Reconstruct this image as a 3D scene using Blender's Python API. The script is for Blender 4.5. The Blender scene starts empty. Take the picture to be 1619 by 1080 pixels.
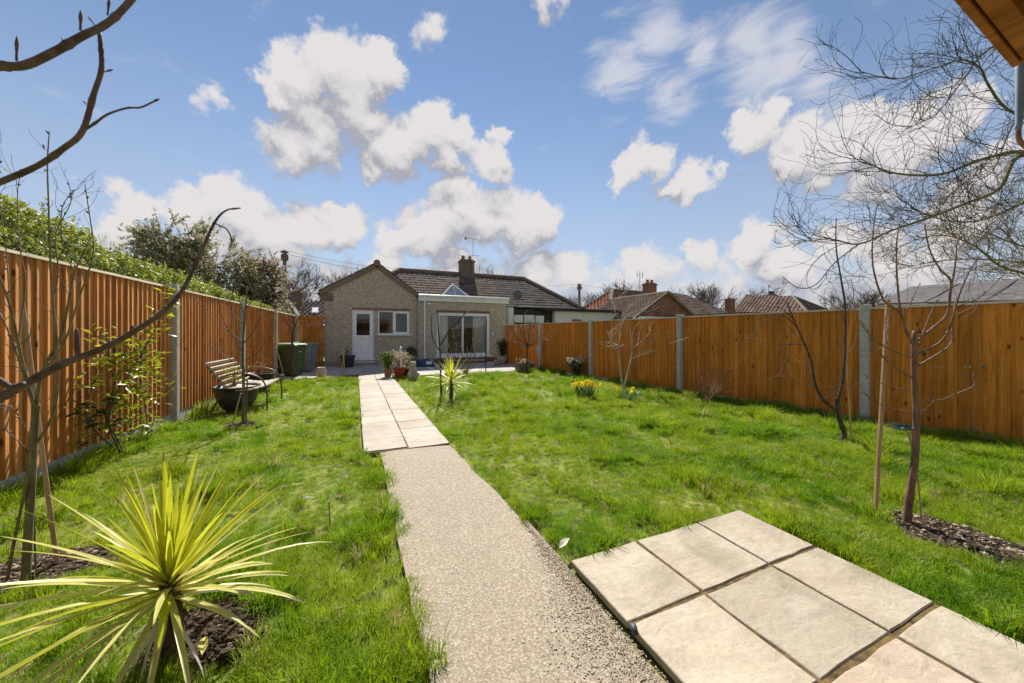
import bpy, math, random
import numpy as np
from mathutils import Vector, Matrix, noise as mnoise

# ------------------------------------------------------------------ camera, sky, sun, exposure
SC = bpy.context.scene
COL = SC.collection
R = math.radians
FPX, CAMH = 550.0, 1.38                    # focal length in photograph pixels, eye height
YAW = math.atan(234.5 / 550)               # the garden's long axis is world +Y
FW = Vector((math.sin(YAW), math.cos(YAW), 0)); RT = Vector((math.cos(YAW), -math.sin(YAW), 0))

cd = bpy.data.cameras.new('camera'); cam = bpy.data.objects.new('camera', cd); COL.objects.link(cam)
cd.sensor_width = 36; cd.sensor_fit = 'HORIZONTAL'; cd.lens = 36 * FPX / 1619
cd.shift_y = -12 / 1619; cd.clip_start = 0.05; cd.clip_end = 2000
cam.location = (0, 0, CAMH); cam.rotation_euler = (R(90), 0, -YAW)
cd.dof.use_dof = True; cd.dof.focus_distance = 7; cd.dof.aperture_fstop = 5.0
SC.camera = cam

SUN_AZ, SUN_EL = 12.0, 46.0                 # degrees clockwise from +Y, above the horizon
sl = bpy.data.lights.new('sun', 'SUN'); sl.energy = 4.15; sl.angle = R(0.53); sl.color = (1, .95, .87)
so = bpy.data.objects.new('sun', sl); COL.objects.link(so)
sdir = Vector((math.sin(R(SUN_AZ)) * math.cos(R(SUN_EL)), math.cos(R(SUN_AZ)) * math.cos(R(SUN_EL)), math.sin(R(SUN_EL))))
so.rotation_euler = sdir.to_track_quat('Z', 'Y').to_euler(); so.location = (0, 0, 30)
SC.view_settings.view_transform = 'Standard'; SC.view_settings.look = 'None'
SC.view_settings.exposure = 0.90; SC.view_settings.gamma = 1; SC.view_settings.use_curve_mapping = False
SC.cycles.max_bounces = 8; SC.cycles.transparent_max_bounces = 16

def pixdir(px, py):
    d = FW + RT * ((px - 809.5) / FPX) + Vector((0, 0, -(py - 528) / FPX))
    return d.normalized()

BILLOW, WISP, FINE = .42, .55, .9          # cloud relief
def build_world():
    w = bpy.data.worlds.new('World'); SC.world = w; w.use_nodes = True
    nt = w.node_tree; nt.nodes.clear(); N = nt.nodes.new; L = nt.links.new
    # cumulus layout: direction (as seen from the garden) and angular radius
    blobs = []
    def b(px, py, r, k=1.25):
        d = pixdir(px, py); c = math.sqrt(1 + ((px - 809.5) / FPX) ** 2 + ((py - 528) / FPX) ** 2)
        blobs.append((d, 1.0 * r / FPX / c ** 1.5, k))
    for q in [(545,120,85),(480,130,70),(600,105,55),(560,180,80),(450,225,62),(500,215,70),(600,190,50),(690,215,62),(640,240,60),
              (735,220,40),(430,150,40),(600,265,40),(780,265,45),(795,215,25),(720,265,40),
              (735,342,66),(760,362,62),(690,368,58),(820,362,50),(660,365,60),(720,365,50),(800,345,66),(855,345,45),(620,375,42),(735,312,40),(820,365,48),(720,370,50),
              (345,315,55),(400,335,60),(210,330,58),(290,340,60),(480,360,60),(545,355,45),(180,370,50),(430,380,70),(340,385,70),
              (1350,215,90),(1280,235,75),(1195,205,60),(1440,205,90),(1510,190,60),(1300,285,45),(1390,270,60),(1240,260,45),(1230,180,35),
              (1025,262,48),(1095,292,45),(980,280,30),(1060,310,28),(1130,270,25),
              (870,5,55,.8),(335,168,30,.5),(665,50,60,.55),
              (1190,390,45),(1110,395,35),(1330,380,55),(1020,425,45),(900,420,50),(1250,430,50),(620,430,40),(720,430,50),(850,425,50),
              (1400,400,70),(1520,330,80),(1590,260,60),
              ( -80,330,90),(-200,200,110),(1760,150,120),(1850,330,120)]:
        b(*q)
    wisps = [(1040,60,50),(1185,60,60),(1240,100,60),(985,105,55),(1060,150,40),(1290,130,50),(1200,100,50),(1110,75,40),(1250,60,40)]
    # --- field group: direction -> cloud thickness
    g = bpy.data.node_groups.new('cloud_field', 'ShaderNodeTree')
    g.interface.new_socket('dir', in_out='INPUT', socket_type='NodeSocketVector')
    g.interface.new_socket('field', in_out='OUTPUT', socket_type='NodeSocketFloat'); g.interface.new_socket('body', in_out='OUTPUT', socket_type='NodeSocketFloat')
    gN = g.nodes.new; gL = g.links.new
    gi = gN('NodeGroupInput'); go = gN('NodeGroupOutput')
    wn = gN('ShaderNodeTexNoise'); wn.inputs['Scale'].default_value = 5; wn.inputs['Detail'].default_value = 12; wn.inputs['Roughness'].default_value = .66
    gL(gi.outputs[0], wn.inputs['Vector'])
    s1 = gN('ShaderNodeVectorMath'); s1.operation = 'SUBTRACT'; gL(wn.outputs['Color'], s1.inputs[0]); s1.inputs[1].default_value = (.5, .5, .5)
    s2 = gN('ShaderNodeVectorMath'); s2.operation = 'SCALE'; gL(s1.outputs[0], s2.inputs[0]); s2.inputs['Scale'].default_value = .20
    s3 = gN('ShaderNodeVectorMath'); s3.operation = 'ADD'; gL(gi.outputs[0], s3.inputs[0]); gL(s2.outputs[0], s3.inputs[1])
    def chain(lst, vec):
        acc = None
        for d, r, k in lst:
            a = gN('ShaderNodeVectorMath'); a.operation = 'DISTANCE'; gL(vec, a.inputs[0]); a.inputs[1].default_value = d
            m = gN('ShaderNodeMath'); m.operation = 'MULTIPLY_ADD'; gL(a.outputs['Value'], m.inputs[0])
            m.inputs[1].default_value = -k / r; m.inputs[2].default_value = k
            if acc is None: acc = m
            else:
                x = gN('ShaderNodeMath'); x.operation = 'SMOOTH_MAX'; gL(acc.outputs[0], x.inputs[0]); gL(m.outputs[0], x.inputs[1]); x.inputs[2].default_value = .22
                acc = x
        return acc
    big = chain(blobs, s3.outputs[0])
    # elsewhere in the sky noise-made cumulus go on, cover raised to add fill light
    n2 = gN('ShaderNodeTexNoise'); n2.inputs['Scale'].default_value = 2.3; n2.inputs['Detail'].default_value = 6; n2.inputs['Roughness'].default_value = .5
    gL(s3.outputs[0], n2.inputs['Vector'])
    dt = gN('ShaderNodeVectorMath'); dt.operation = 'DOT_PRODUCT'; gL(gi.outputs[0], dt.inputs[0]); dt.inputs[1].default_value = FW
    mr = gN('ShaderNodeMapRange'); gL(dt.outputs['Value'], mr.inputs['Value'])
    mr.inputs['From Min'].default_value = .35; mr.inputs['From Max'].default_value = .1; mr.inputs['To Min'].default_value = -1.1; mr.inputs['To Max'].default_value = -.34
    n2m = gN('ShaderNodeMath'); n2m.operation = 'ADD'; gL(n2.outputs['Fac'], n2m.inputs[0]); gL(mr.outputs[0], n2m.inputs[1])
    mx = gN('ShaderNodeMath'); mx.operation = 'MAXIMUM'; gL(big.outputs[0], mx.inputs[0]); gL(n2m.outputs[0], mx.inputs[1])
    # low towards the horizon the layers stack up into a grey-white band
    sp = gN('ShaderNodeSeparateXYZ'); gL(s3.outputs[0], sp.inputs[0])
    hz = gN('ShaderNodeMapRange'); gL(sp.outputs['Z'], hz.inputs['Value'])
    hz.inputs['From Min'].default_value = .40; hz.inputs['From Max'].default_value = .16; hz.inputs['To Min'].default_value = -.7; hz.inputs['To Max'].default_value = .38
    mx2 = gN('ShaderNodeMath'); mx2.operation = 'SMOOTH_MAX'; gL(mx.outputs[0], mx2.inputs[0]); gL(hz.outputs[0], mx2.inputs[1]); mx2.inputs[2].default_value = .2
    # billow detail
    vo = gN('ShaderNodeTexVoronoi'); vo.feature = 'F1'; vo.normalize = False; vo.inputs['Scale'].default_value = 15; vo.inputs['Detail'].default_value = 2; vo.inputs['Roughness'].default_value = .5; vo.inputs['Lacunarity'].default_value = 2.4
    wv2 = gN('ShaderNodeVectorMath'); wv2.operation = 'MULTIPLY_ADD'; gL(s2.outputs[0], wv2.inputs[0]); wv2.inputs[1].default_value = (.45, .45, .45); gL(gi.outputs[0], wv2.inputs[2])
    n3p = gN('ShaderNodeMapping'); n3p.inputs['Scale'].default_value = (1, 1, 1.35); gL(wv2.outputs[0], n3p.inputs['Vector']); gL(n3p.outputs[0], vo.inputs['Vector'])
    n3m = gN('ShaderNodeMath'); n3m.operation = 'MULTIPLY_ADD'; gL(vo.outputs['Distance'], n3m.inputs[0]); n3m.inputs[1].default_value = -BILLOW; n3m.inputs[2].default_value = .50 * BILLOW
    n5 = gN('ShaderNodeTexNoise'); n5.inputs['Scale'].default_value = 16; n5.inputs['Detail'].default_value = 12; n5.inputs['Roughness'].default_value = .68; gL(n3p.outputs[0], n5.inputs['Vector'])
    n5m = gN('ShaderNodeMath'); n5m.operation = 'MULTIPLY_ADD'; gL(n5.outputs['Fac'], n5m.inputs[0]); n5m.inputs[1].default_value = WISP; n5m.inputs[2].default_value = -.5 * WISP
    b1 = gN('ShaderNodeMath'); b1.operation = 'ADD'; gL(mx2.outputs[0], b1.inputs[0]); gL(n3m.outputs[0], b1.inputs[1])
    ad = gN('ShaderNodeMath'); ad.operation = 'ADD'; gL(b1.outputs[0], ad.inputs[0]); gL(n5m.outputs[0], ad.inputs[1])
    gL(ad.outputs[0], go.inputs[0]); gL(mx2.outputs[0], go.inputs[1])

    tc = N('ShaderNodeTexCoord')
    A = N('ShaderNodeGroup'); A.node_tree = g; L(tc.outputs['Generated'], A.inputs[0])
    def shifted(v):
        up = N('ShaderNodeVectorMath'); up.operation = 'ADD'; L(tc.outputs['Generated'], up.inputs[0]); up.inputs[1].default_value = v
        nm = N('ShaderNodeVectorMath'); nm.operation = 'NORMALIZE'; L(up.outputs[0], nm.inputs[0]); q = N('ShaderNodeGroup'); q.node_tree = g; L(nm.outputs[0], q.inputs[0]); return q
    B = shifted((0, .004, .022)); B2 = shifted((0, .02, .11))
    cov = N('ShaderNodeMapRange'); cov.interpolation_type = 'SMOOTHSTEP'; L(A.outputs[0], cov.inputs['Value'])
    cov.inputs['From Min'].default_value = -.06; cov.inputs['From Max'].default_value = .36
    # thin high wisps
    wv = None
    mp = N('ShaderNodeMapping'); mp.inputs['Scale'].default_value = (5, 5, 16); mp.inputs['Rotation'].default_value = (0, R(12), 0); L(tc.outputs['Generated'], mp.inputs['Vector'])
    wnz = N('ShaderNodeTexNoise'); wnz.inputs['Scale'].default_value = 1.6; wnz.inputs['Detail'].default_value = 9; wnz.inputs['Roughness'].default_value = .62; wnz.inputs['Distortion'].default_value = .6
    L(mp.outputs[0], wnz.inputs['Vector'])
    for px, py, r in wisps:
        a = N('ShaderNodeVectorMath'); a.operation = 'DISTANCE'; L(tc.outputs['Generated'], a.inputs[0]); a.inputs[1].default_value = pixdir(px, py)
        m = N('ShaderNodeMath'); m.operation = 'MULTIPLY_ADD'; L(a.outputs['Value'], m.inputs[0])
        c = math.sqrt(1 + ((px - 809.5) / FPX) ** 2 + ((py - 528) / FPX) ** 2); m.inputs[1].default_value = -1 / (r * 1.5 / FPX / c ** 1.5); m.inputs[2].default_value = 1
        if wv is None: wv = m
        else:
            x = N('ShaderNodeMath'); x.operation = 'SMOOTH_MAX'; L(wv.outputs[0], x.inputs[0]); L(m.outputs[0], x.inputs[1]); x.inputs[2].default_value = .3; wv = x
    wq = N('ShaderNodeMath'); wq.operation = 'MAXIMUM'; L(wv.outputs[0], wq.inputs[0]); wq.inputs[1].default_value = -.12
    wa = N('ShaderNodeMath'); wa.operation = 'MULTIPLY_ADD'; L(wq.outputs[0], wa.inputs[0]); wa.inputs[1].default_value = .45; L(wnz.outputs['Fac'], wa.inputs[2])
    wr = N('ShaderNodeMapRange'); wr.interpolation_type = 'SMOOTHSTEP'; L(wa.outputs[0], wr.inputs['Value'])
    wr.inputs['From Min'].default_value = .52; wr.inputs['From Max'].default_value = .95; wr.inputs['To Max'].default_value = .75
    # light on the cloud: thick above means a grey underside
    df = N('ShaderNodeMath'); df.operation = 'SUBTRACT'; L(B.outputs[0], df.inputs[0]); L(A.outputs[0], df.inputs[1])
    df2 = N('ShaderNodeMath'); df2.operation = 'SUBTRACT'; L(B2.outputs[1], df2.inputs[0]); L(A.outputs[1], df2.inputs[1])
    dd = N('ShaderNodeMath'); dd.operation = 'MULTIPLY_ADD'; L(df.outputs[0], dd.inputs[0]); dd.inputs[1].default_value = FINE; L(df2.outputs[0], dd.inputs[2])
    sh = N('ShaderNodeMapRange'); L(dd.outputs[0], sh.inputs['Value']); sh.inputs['From Min'].default_value = -.62; sh.inputs['From Max'].default_value = .46
    rp = N('ShaderNodeValToRGB'); L(sh.outputs[0], rp.inputs['Fac'])
    rp.color_ramp.elements[0].color = (.96, .925, .925, 1); rp.color_ramp.elements[1].color = (.50, .51, .58, 1)
    e = rp.color_ramp.elements.new(.5); e.color = (.82, .795, .81, 1)
    cs = N('ShaderNodeVectorMath'); cs.operation = 'SCALE'; L(rp.outputs['Color'], cs.inputs[0]); cs.inputs['Scale'].default_value = 4.75
    sky = N('ShaderNodeTexSky'); sky.sky_type = 'NISHITA'; sky.sun_disc = False
    sky.sun_elevation = R(SUN_EL); sky.sun_rotation = R(SUN_AZ); sky.air_density = 1.0; sky.dust_density = .0; sky.ozone_density = 2.0
    wc = N('ShaderNodeMix'); wc.data_type = 'RGBA'; L(wr.outputs[0], wc.inputs[0]); hs = N('ShaderNodeHueSaturation'); hs.inputs['Saturation'].default_value = .96; hs.inputs['Hue'].default_value = .5; hs.inputs['Value'].default_value = .71; L(sky.outputs[0], hs.inputs['Color'])
    vs_ = N('ShaderNodeSeparateXYZ'); L(tc.outputs['Generated'], vs_.inputs[0]); vf = N('ShaderNodeMapRange'); vf.interpolation_type = 'SMOOTHSTEP'; L(vs_.outputs['Z'], vf.inputs['Value'])
    vf.inputs['From Min'].default_value = .62; vf.inputs['From Max'].default_value = .02; vf.inputs['To Min'].default_value = .0; vf.inputs['To Max'].default_value = .72
    vm = N('ShaderNodeMix'); vm.data_type = 'RGBA'; L(vf.outputs[0], vm.inputs[0]); L(hs.outputs[0], vm.inputs[6]); vm.inputs[7].default_value = (2.9, 3.25, 3.95, 1)   # thin veil of high cloud towards the horizon
    L(vm.outputs[2], wc.inputs[6]); wc.inputs[7].default_value = (4.3, 4.25, 4.5, 1)
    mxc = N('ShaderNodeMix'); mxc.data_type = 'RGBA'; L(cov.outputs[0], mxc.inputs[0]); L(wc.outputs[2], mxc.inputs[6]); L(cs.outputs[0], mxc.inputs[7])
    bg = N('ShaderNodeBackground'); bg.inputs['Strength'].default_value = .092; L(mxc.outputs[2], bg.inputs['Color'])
    out = N('ShaderNodeOutputWorld'); L(bg.outputs[0], out.inputs['Surface'])
build_world()

# ------------------------------------------------------------------ helpers
def D(px, py, z):                           # a pixel's ray at a given depth
    xc = (px - 809.5) / FPX * z
    return Vector((xc * RT.x + z * FW.x, xc * RT.y + z * FW.y, CAMH - (py - 528) / FPX * z))
def G(px, py, Z=0.0): return D(px, py, FPX * (CAMH - Z) / (py - 528))
def PY(px, py, Y):                          # ... on the upright plane y = Y
    a = (px - 809.5) / FPX; return D(px, py, Y / (a * RT.y + FW.y))

WL = {}
def tag(o, label=None, cat=None, group=None, kind=None):
    if label: o['label'] = label
    if cat: o['category'] = cat
    if group: o['group'] = group
    if kind: o['kind'] = kind
    return o
def thing(name, loc, label, cat, group=None):
    o = bpy.data.objects.new(name, None); o.empty_display_size = .1; COL.objects.link(o)
    o.location = loc; WL[o] = Vector(loc)
    return tag(o, label, cat, group)
def obj(name, me, parent=None, loc=(0, 0, 0), rot=(0, 0, 0), scale=(1, 1, 1)):   # loc is in the parent's frame
    o = bpy.data.objects.new(name, me); COL.objects.link(o)
    o.location = loc; o.rotation_euler = rot; o.scale = scale
    if parent is not None: o.parent = parent
    WL[o] = (WL[parent] if parent is not None else Vector()) + Vector(loc)
    return o

def offax(px): return 1 / math.sqrt(1 + ((px - 809.5) / FPX) ** 2)
class MB:
    def __init__(s): s.v = []; s.f = []; s.uv = {}; s.mi = []
    def add(s, vs, fs, m=0):
        n = len(s.v); s.v += [tuple(p) for p in vs]; s.f += [tuple(i + n for i in f) for f in fs]; s.mi += [m] * len(fs)
    def quad(s, *p, m=0): s.add(p, [tuple(range(len(p)))], m)
    def hexa(s, a, b, m=0):                 # two matching quads a, b -> closed hexahedron
        s.add(list(a) + list(b), [(3, 2, 1, 0), (4, 5, 6, 7), (0, 1, 5, 4), (1, 2, 6, 5), (2, 3, 7, 6), (3, 0, 4, 7)], m)
    def box(s, c, d, rz=0, m=0, rx=0, ry=0):
        M = Matrix.Rotation(rz, 3, 'Z') @ Matrix.Rotation(ry, 3, 'Y') @ Matrix.Rotation(rx, 3, 'X'); c = Vector(c)
        h = [x / 2 for x in d]
        P = [c + M @ Vector((sx * h[0], sy * h[1], sz * h[2])) for sz in (-1, 1) for sx, sy in ((-1, -1), (1, -1), (1, 1), (-1, 1))]
        s.hexa(P[:4], P[4:], m)
    def bar(s, a, b, w, t, up=(0, 0, 1), m=0):
        a, b = Vector(a), Vector(b); d = (b - a).normalized(); u = Vector(up)
        x = d.cross(u)
        if x.length < 1e-4: x = d.cross(Vector((1, 0, 0)))
        x.normalize(); y = x.cross(d)
        q = lambda p: [p + x * (sx * w / 2) + y * (sy * t / 2) for sx, sy in ((-1, -1), (1, -1), (1, 1), (-1, 1))]
        s.hexa(q(a), q(b), m)
    def tube(s, pts, rad, n=5, cap=True, m=0):
        pts = [Vector(p) for p in pts]; N = len(pts)
        if not hasattr(rad, '__len__'): rad = [rad] * N
        vs = []; t0 = (pts[1] - pts[0]).normalized(); x = t0.orthogonal().normalized()
        for i, p in enumerate(pts):
            t = (pts[min(i + 1, N - 1)] - pts[max(i - 1, 0)])
            if t.length < 1e-9: t = t0
            t.normalize(); x = x - t * x.dot(t)
            if x.length < 1e-6: x = t.orthogonal()
            x.normalize(); y = t.cross(x)
            for k in range(n):
                a = 2 * math.pi * k / n; vs.append(p + (x * math.cos(a) + y * math.sin(a)) * rad[i])
        fs = [(i * n + k, i * n + (k + 1) % n, (i + 1) * n + (k + 1) % n, (i + 1) * n + k) for i in range(N - 1) for k in range(n)]
        if cap: fs += [tuple(range(n - 1, -1, -1)), tuple((N - 1) * n + k for k in range(n))]
        s.add(vs, fs, m)
    def lathe(s, c, prof, n=20, m=0, sx=1, sy=1, rz=0):
        vs = []; cz, sz = math.cos(rz), math.sin(rz)
        for r, z in prof:
            for k in range(n):
                a = 2 * math.pi * k / n; x, y = r * math.cos(a) * sx, r * math.sin(a) * sy
                vs.append((c[0] + x * cz - y * sz, c[1] + x * sz + y * cz, c[2] + z))
        N = len(prof)
        fs = [(i * n + k, i * n + (k + 1) % n, (i + 1) * n + (k + 1) % n, (i + 1) * n + k) for i in range(N - 1) for k in range(n)]
        s.add(vs, fs, m)
    def ball(s, c, r, m=0, jit=0, rng=None, seg=6, rings=4):
        rr = r if hasattr(r, '__len__') else (r, r, r); vs = [Vector(c) + Vector((0, 0, rr[2]))]
        for i in range(1, rings):
            th = math.pi * i / rings
            for k in range(seg):
                a = 2 * math.pi * (k + .5 * i) / seg; j = 1 + (rng.uniform(-jit, jit) if rng else 0)
                vs.append(Vector(c) + Vector((rr[0] * math.sin(th) * math.cos(a), rr[1] * math.sin(th) * math.sin(a), rr[2] * math.cos(th))) * j)
        vs.append(Vector(c) - Vector((0, 0, rr[2]))); e = len(vs) - 1
        fs = [(0, 1 + k, 1 + (k + 1) % seg) for k in range(seg)]
        for i in range(rings - 2):
            o = 1 + i * seg; fs += [(o + k, o + seg + k, o + seg + (k + 1) % seg, o + (k + 1) % seg) for k in range(seg)]
        o = 1 + (rings - 2) * seg; fs += [(o + (k + 1) % seg, o + k, e) for k in range(seg)]
        s.add(vs, fs, m)
    def mesh(s, name, mats, off=(0, 0, 0), smooth=False):
        me = bpy.data.meshes.new(name); o = Vector(off)
        me.from_pydata([(v[0] - o.x, v[1] - o.y, v[2] - o.z) for v in s.v], [], s.f)
        if not isinstance(mats, (list, tuple)): mats = [mats]
        for mm in mats: me.materials.append(mm)
        if len(mats) > 1: me.polygons.foreach_set('material_index', s.mi)
        if smooth: me.polygons.foreach_set('use_smooth', [True] * len(s.f))
        me.update(); return me
    def build(s, name, mats, parent=None, base=None, smooth=False, bevel=0):   # verts are world coordinates
        off = WL[parent] if parent is not None else Vector(base or (0, 0, 0))
        me = s.mesh(name, mats, off, smooth)
        o = obj(name, me, parent, (0, 0, 0) if parent is not None else off)
        if bevel:
            b = o.modifiers.new('bevel', 'BEVEL'); b.width = bevel; b.segments = 2; b.limit_method = 'ANGLE'
        return o
def lerp(a, b, t): return a + (b - a) * t
def smooth_path(pts, k=4):
    P = [Vector(p) for p in pts]; out = []
    for i in range(len(P) - 1):
        p0, p1, p2, p3 = P[max(i - 1, 0)], P[i], P[i + 1], P[min(i + 2, len(P) - 1)]
        for j in range(k):
            t = j / k
            out.append(.5 * ((2 * p1) + (p2 - p0) * t + (2 * p0 - 5 * p1 + 4 * p2 - p3) * t * t + (3 * p1 - p0 - 3 * p2 + p3) * t ** 3))
    out.append(P[-1]); return out

# ------------------------------------------------------------------ materials
def newmat(name):
    m = bpy.data.materials.new(name); m.use_nodes = True
    nt = m.node_tree; p = nt.nodes['Principled BSDF']; return m, nt, p
def ramp(nt, src, stops):
    r = nt.nodes.new('ShaderNodeValToRGB'); nt.links.new(src, r.inputs['Fac'])
    el = r.color_ramp.elements
    while len(el) < len(stops): el.new(.5)
    for e, (t, c) in zip(el, stops): e.position = t; e.color = (*c, 1)
    return r.outputs['Color']
def coord(nt, kind='Object', scale=(1, 1, 1), rnd=False):
    if kind == 'World':
        g = nt.nodes.new('ShaderNodeNewGeometry'); src = g.outputs['Position']
    else:
        t = nt.nodes.new('ShaderNodeTexCoord'); src = t.outputs[kind]
    if rnd:
        oi = nt.nodes.new('ShaderNodeObjectInfo'); a = nt.nodes.new('ShaderNodeVectorMath'); a.operation = 'MULTIPLY_ADD'
        cb = nt.nodes.new('ShaderNodeCombineXYZ')
        for i in range(3): nt.links.new(oi.outputs['Random'], cb.inputs[i])
        nt.links.new(cb.outputs[0], a.inputs[0]); a.inputs[1].default_value = (37, 53, 71); nt.links.new(src, a.inputs[2]); src = a.outputs[0]
    m = nt.nodes.new('ShaderNodeMapping'); m.inputs['Scale'].default_value = scale; nt.links.new(src, m.inputs['Vector'])
    return m.outputs[0]
def tex(nt, vec, scale, detail=5, rough=.55, dist=0):
    n = nt.nodes.new('ShaderNodeTexNoise'); n.inputs['Scale'].default_value = scale; n.inputs['Detail'].default_value = detail
    n.inputs['Roughness'].default_value = rough; n.inputs['Distortion'].default_value = dist
    nt.links.new(vec, n.inputs['Vector']); return n.outputs['Fac']
def voro(nt, vec, scale, out='Distance'):
    n = nt.nodes.new('ShaderNodeTexVoronoi'); n.inputs['Scale'].default_value = scale; nt.links.new(vec, n.inputs['Vector']); return n.outputs[out]
def mix(nt, fac, a, b, mode='MIX'):
    m = nt.nodes.new('ShaderNodeMix'); m.data_type = 'RGBA'; m.blend_type = mode
    for sock, v in ((m.inputs[0], fac), (m.inputs[6], a), (m.inputs[7], b)):
        if isinstance(v, (int, float)): sock.default_value = v
        elif isinstance(v, (tuple, list)): sock.default_value = (*v, 1)
        else: nt.links.new(v, sock)
    return m.outputs[2]
def bump(nt, p, h, strength=.3, dist=.01):
    b = nt.nodes.new('ShaderNodeBump'); b.inputs['Strength'].default_value = strength; b.inputs['Distance'].default_value = dist
    nt.links.new(h, b.inputs['Height']); nt.links.new(b.outputs[0], p.inputs['Normal'])
def objrand(nt):
    return nt.nodes.new('ShaderNodeObjectInfo').outputs['Random']
def hsv(nt, col, v, lo, hi):
    h = nt.nodes.new('ShaderNodeHueSaturation'); nt.links.new(col, h.inputs['Color'])
    r = nt.nodes.new('ShaderNodeMapRange'); nt.links.new(v, r.inputs['Value']); r.inputs['To Min'].default_value = lo; r.inputs['To Max'].default_value = hi
    nt.links.new(r.outputs[0], h.inputs['Value']); return h.outputs['Color']

def noisy(name, a, b, scale=8, rough=.8, bmp=.2, bd=.01, kind='Object', detail=6, spec=.3, sc3=(1, 1, 1), metal=0, lo=.35, hi=.65, rnd=False, vary=0):
    m, nt, p = newmat(name); v = coord(nt, kind, sc3, rnd); n = tex(nt, v, scale, detail)
    c = ramp(nt, n, [(lo, a), (hi, b)])
    if vary: c = hsv(nt, c, objrand(nt), 1 - vary, 1 + vary)
    nt.links.new(c, p.inputs['Base Color']); p.inputs['Roughness'].default_value = rough; p.inputs['Specular IOR Level'].default_value = spec
    p.inputs['Metallic'].default_value = metal
    if bmp: bump(nt, p, n, bmp, bd)
    return m
def timber(name, dark, mid, light, knots=True, rough=.75, axis='z', vary=.2, streak=.5):
    m, nt, p = newmat(name)
    sc = {'z': (1, 1, .06), 'x': (.06, 1, 1), 'y': (1, .06, 1)}[axis]
    v = coord(nt, 'Object', sc, True); n = tex(nt, v, 42, 6, .6, .4); n2 = tex(nt, v, 9, 3, .5)
    c = ramp(nt, n, [(.3, dark), (.5, mid), (.72, light)])
    c2 = hsv(nt, c, n2, 1 - streak, 1 + streak)
    if knots:
        kv = coord(nt, 'Object', {'z': (1, 1, .45), 'x': (.45, 1, 1), 'y': (1, .45, 1)}[axis], True)
        k = voro(nt, kv, 6.5); kr = ramp(nt, k, [(.06, (1, 1, 1)), (.14, (0, 0, 0))]); c2 = mix(nt, kr, c2, tuple(x * .38 for x in dark))
    wv = coord(nt, 'World'); w = tex(nt, wv, 1.6, 4); c2 = hsv(nt, c2, w, .72, 1.28)
    c2 = hsv(nt, c2, objrand(nt), 1 - vary, 1 + vary)
    nt.links.new(c2, p.inputs['Base Color']); p.inputs['Roughness'].default_value = rough; p.inputs['Specular IOR Level'].default_value = .25
    bump(nt, p, n, .35, .004); return m
def leafmat(name, a, b, trans=.35, rough=.5, spec=.4, uvstripe=None, vary=.25, noise=3, kind='World'):
    m, nt, p = newmat(name); v = coord(nt, kind); n = tex(nt, v, noise, 4); n2 = tex(nt, v, noise * 9, 2)
    c = ramp(nt, n, [(.3, a), (.7, b)]); c = hsv(nt, c, n2, .6, 1.4)
    if uvstripe:
        t = nt.nodes.new('ShaderNodeTexCoord'); mp = nt.nodes.new('ShaderNodeMapping'); mp.inputs['Scale'].default_value = (9, .15, 1)
        nt.links.new(t.outputs['UV'], mp.inputs['Vector']); s = tex(nt, mp.outputs[0], 1, 2)
        c = mix(nt, ramp(nt, s, [(.42, (0, 0, 0)), (.6, (1, 1, 1))]), c, uvstripe)
        sx_ = nt.nodes.new('ShaderNodeSeparateXYZ'); nt.links.new(t.outputs['UV'], sx_.inputs[0]); ad_ = nt.nodes.new('ShaderNodeMath'); ad_.operation = 'MULTIPLY_ADD'; nt.links.new(objrand(nt), ad_.inputs[0]); ad_.inputs[1].default_value = .10; nt.links.new(sx_.outputs['Y'], ad_.inputs[2])
        c = mix(nt, ramp(nt, ad_.outputs[0], [(.97, (0, 0, 0)), (1.0, (1, 1, 1))]), c, (.22, .12, .05))
    if vary: c = hsv(nt, c, objrand(nt), 1 - vary, 1 + vary)
    nt.links.new(c, p.inputs['Base Color']); p.inputs['Roughness'].default_value = rough; p.inputs['Specular IOR Level'].default_value = spec
    tr = nt.nodes.new('ShaderNodeBsdfTranslucent'); nt.links.new(c, tr.inputs['Color'])
    mx = nt.nodes.new('ShaderNodeMixShader'); mx.inputs[0].default_value = trans
    nt.links.new(p.outputs[0], mx.inputs[1]); nt.links.new(tr.outputs[0], mx.inputs[2])
    nt.links.new(mx.outputs[0], nt.nodes['Material Output'].inputs['Surface']); return m
def plain(name, c, rough=.5, spec=.5, metal=0):
    return noisy(name, tuple(x * .9 for x in c), tuple(min(1, x * 1.08) for x in c), 5, rough, .05, .002, spec=spec, metal=metal)

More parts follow.
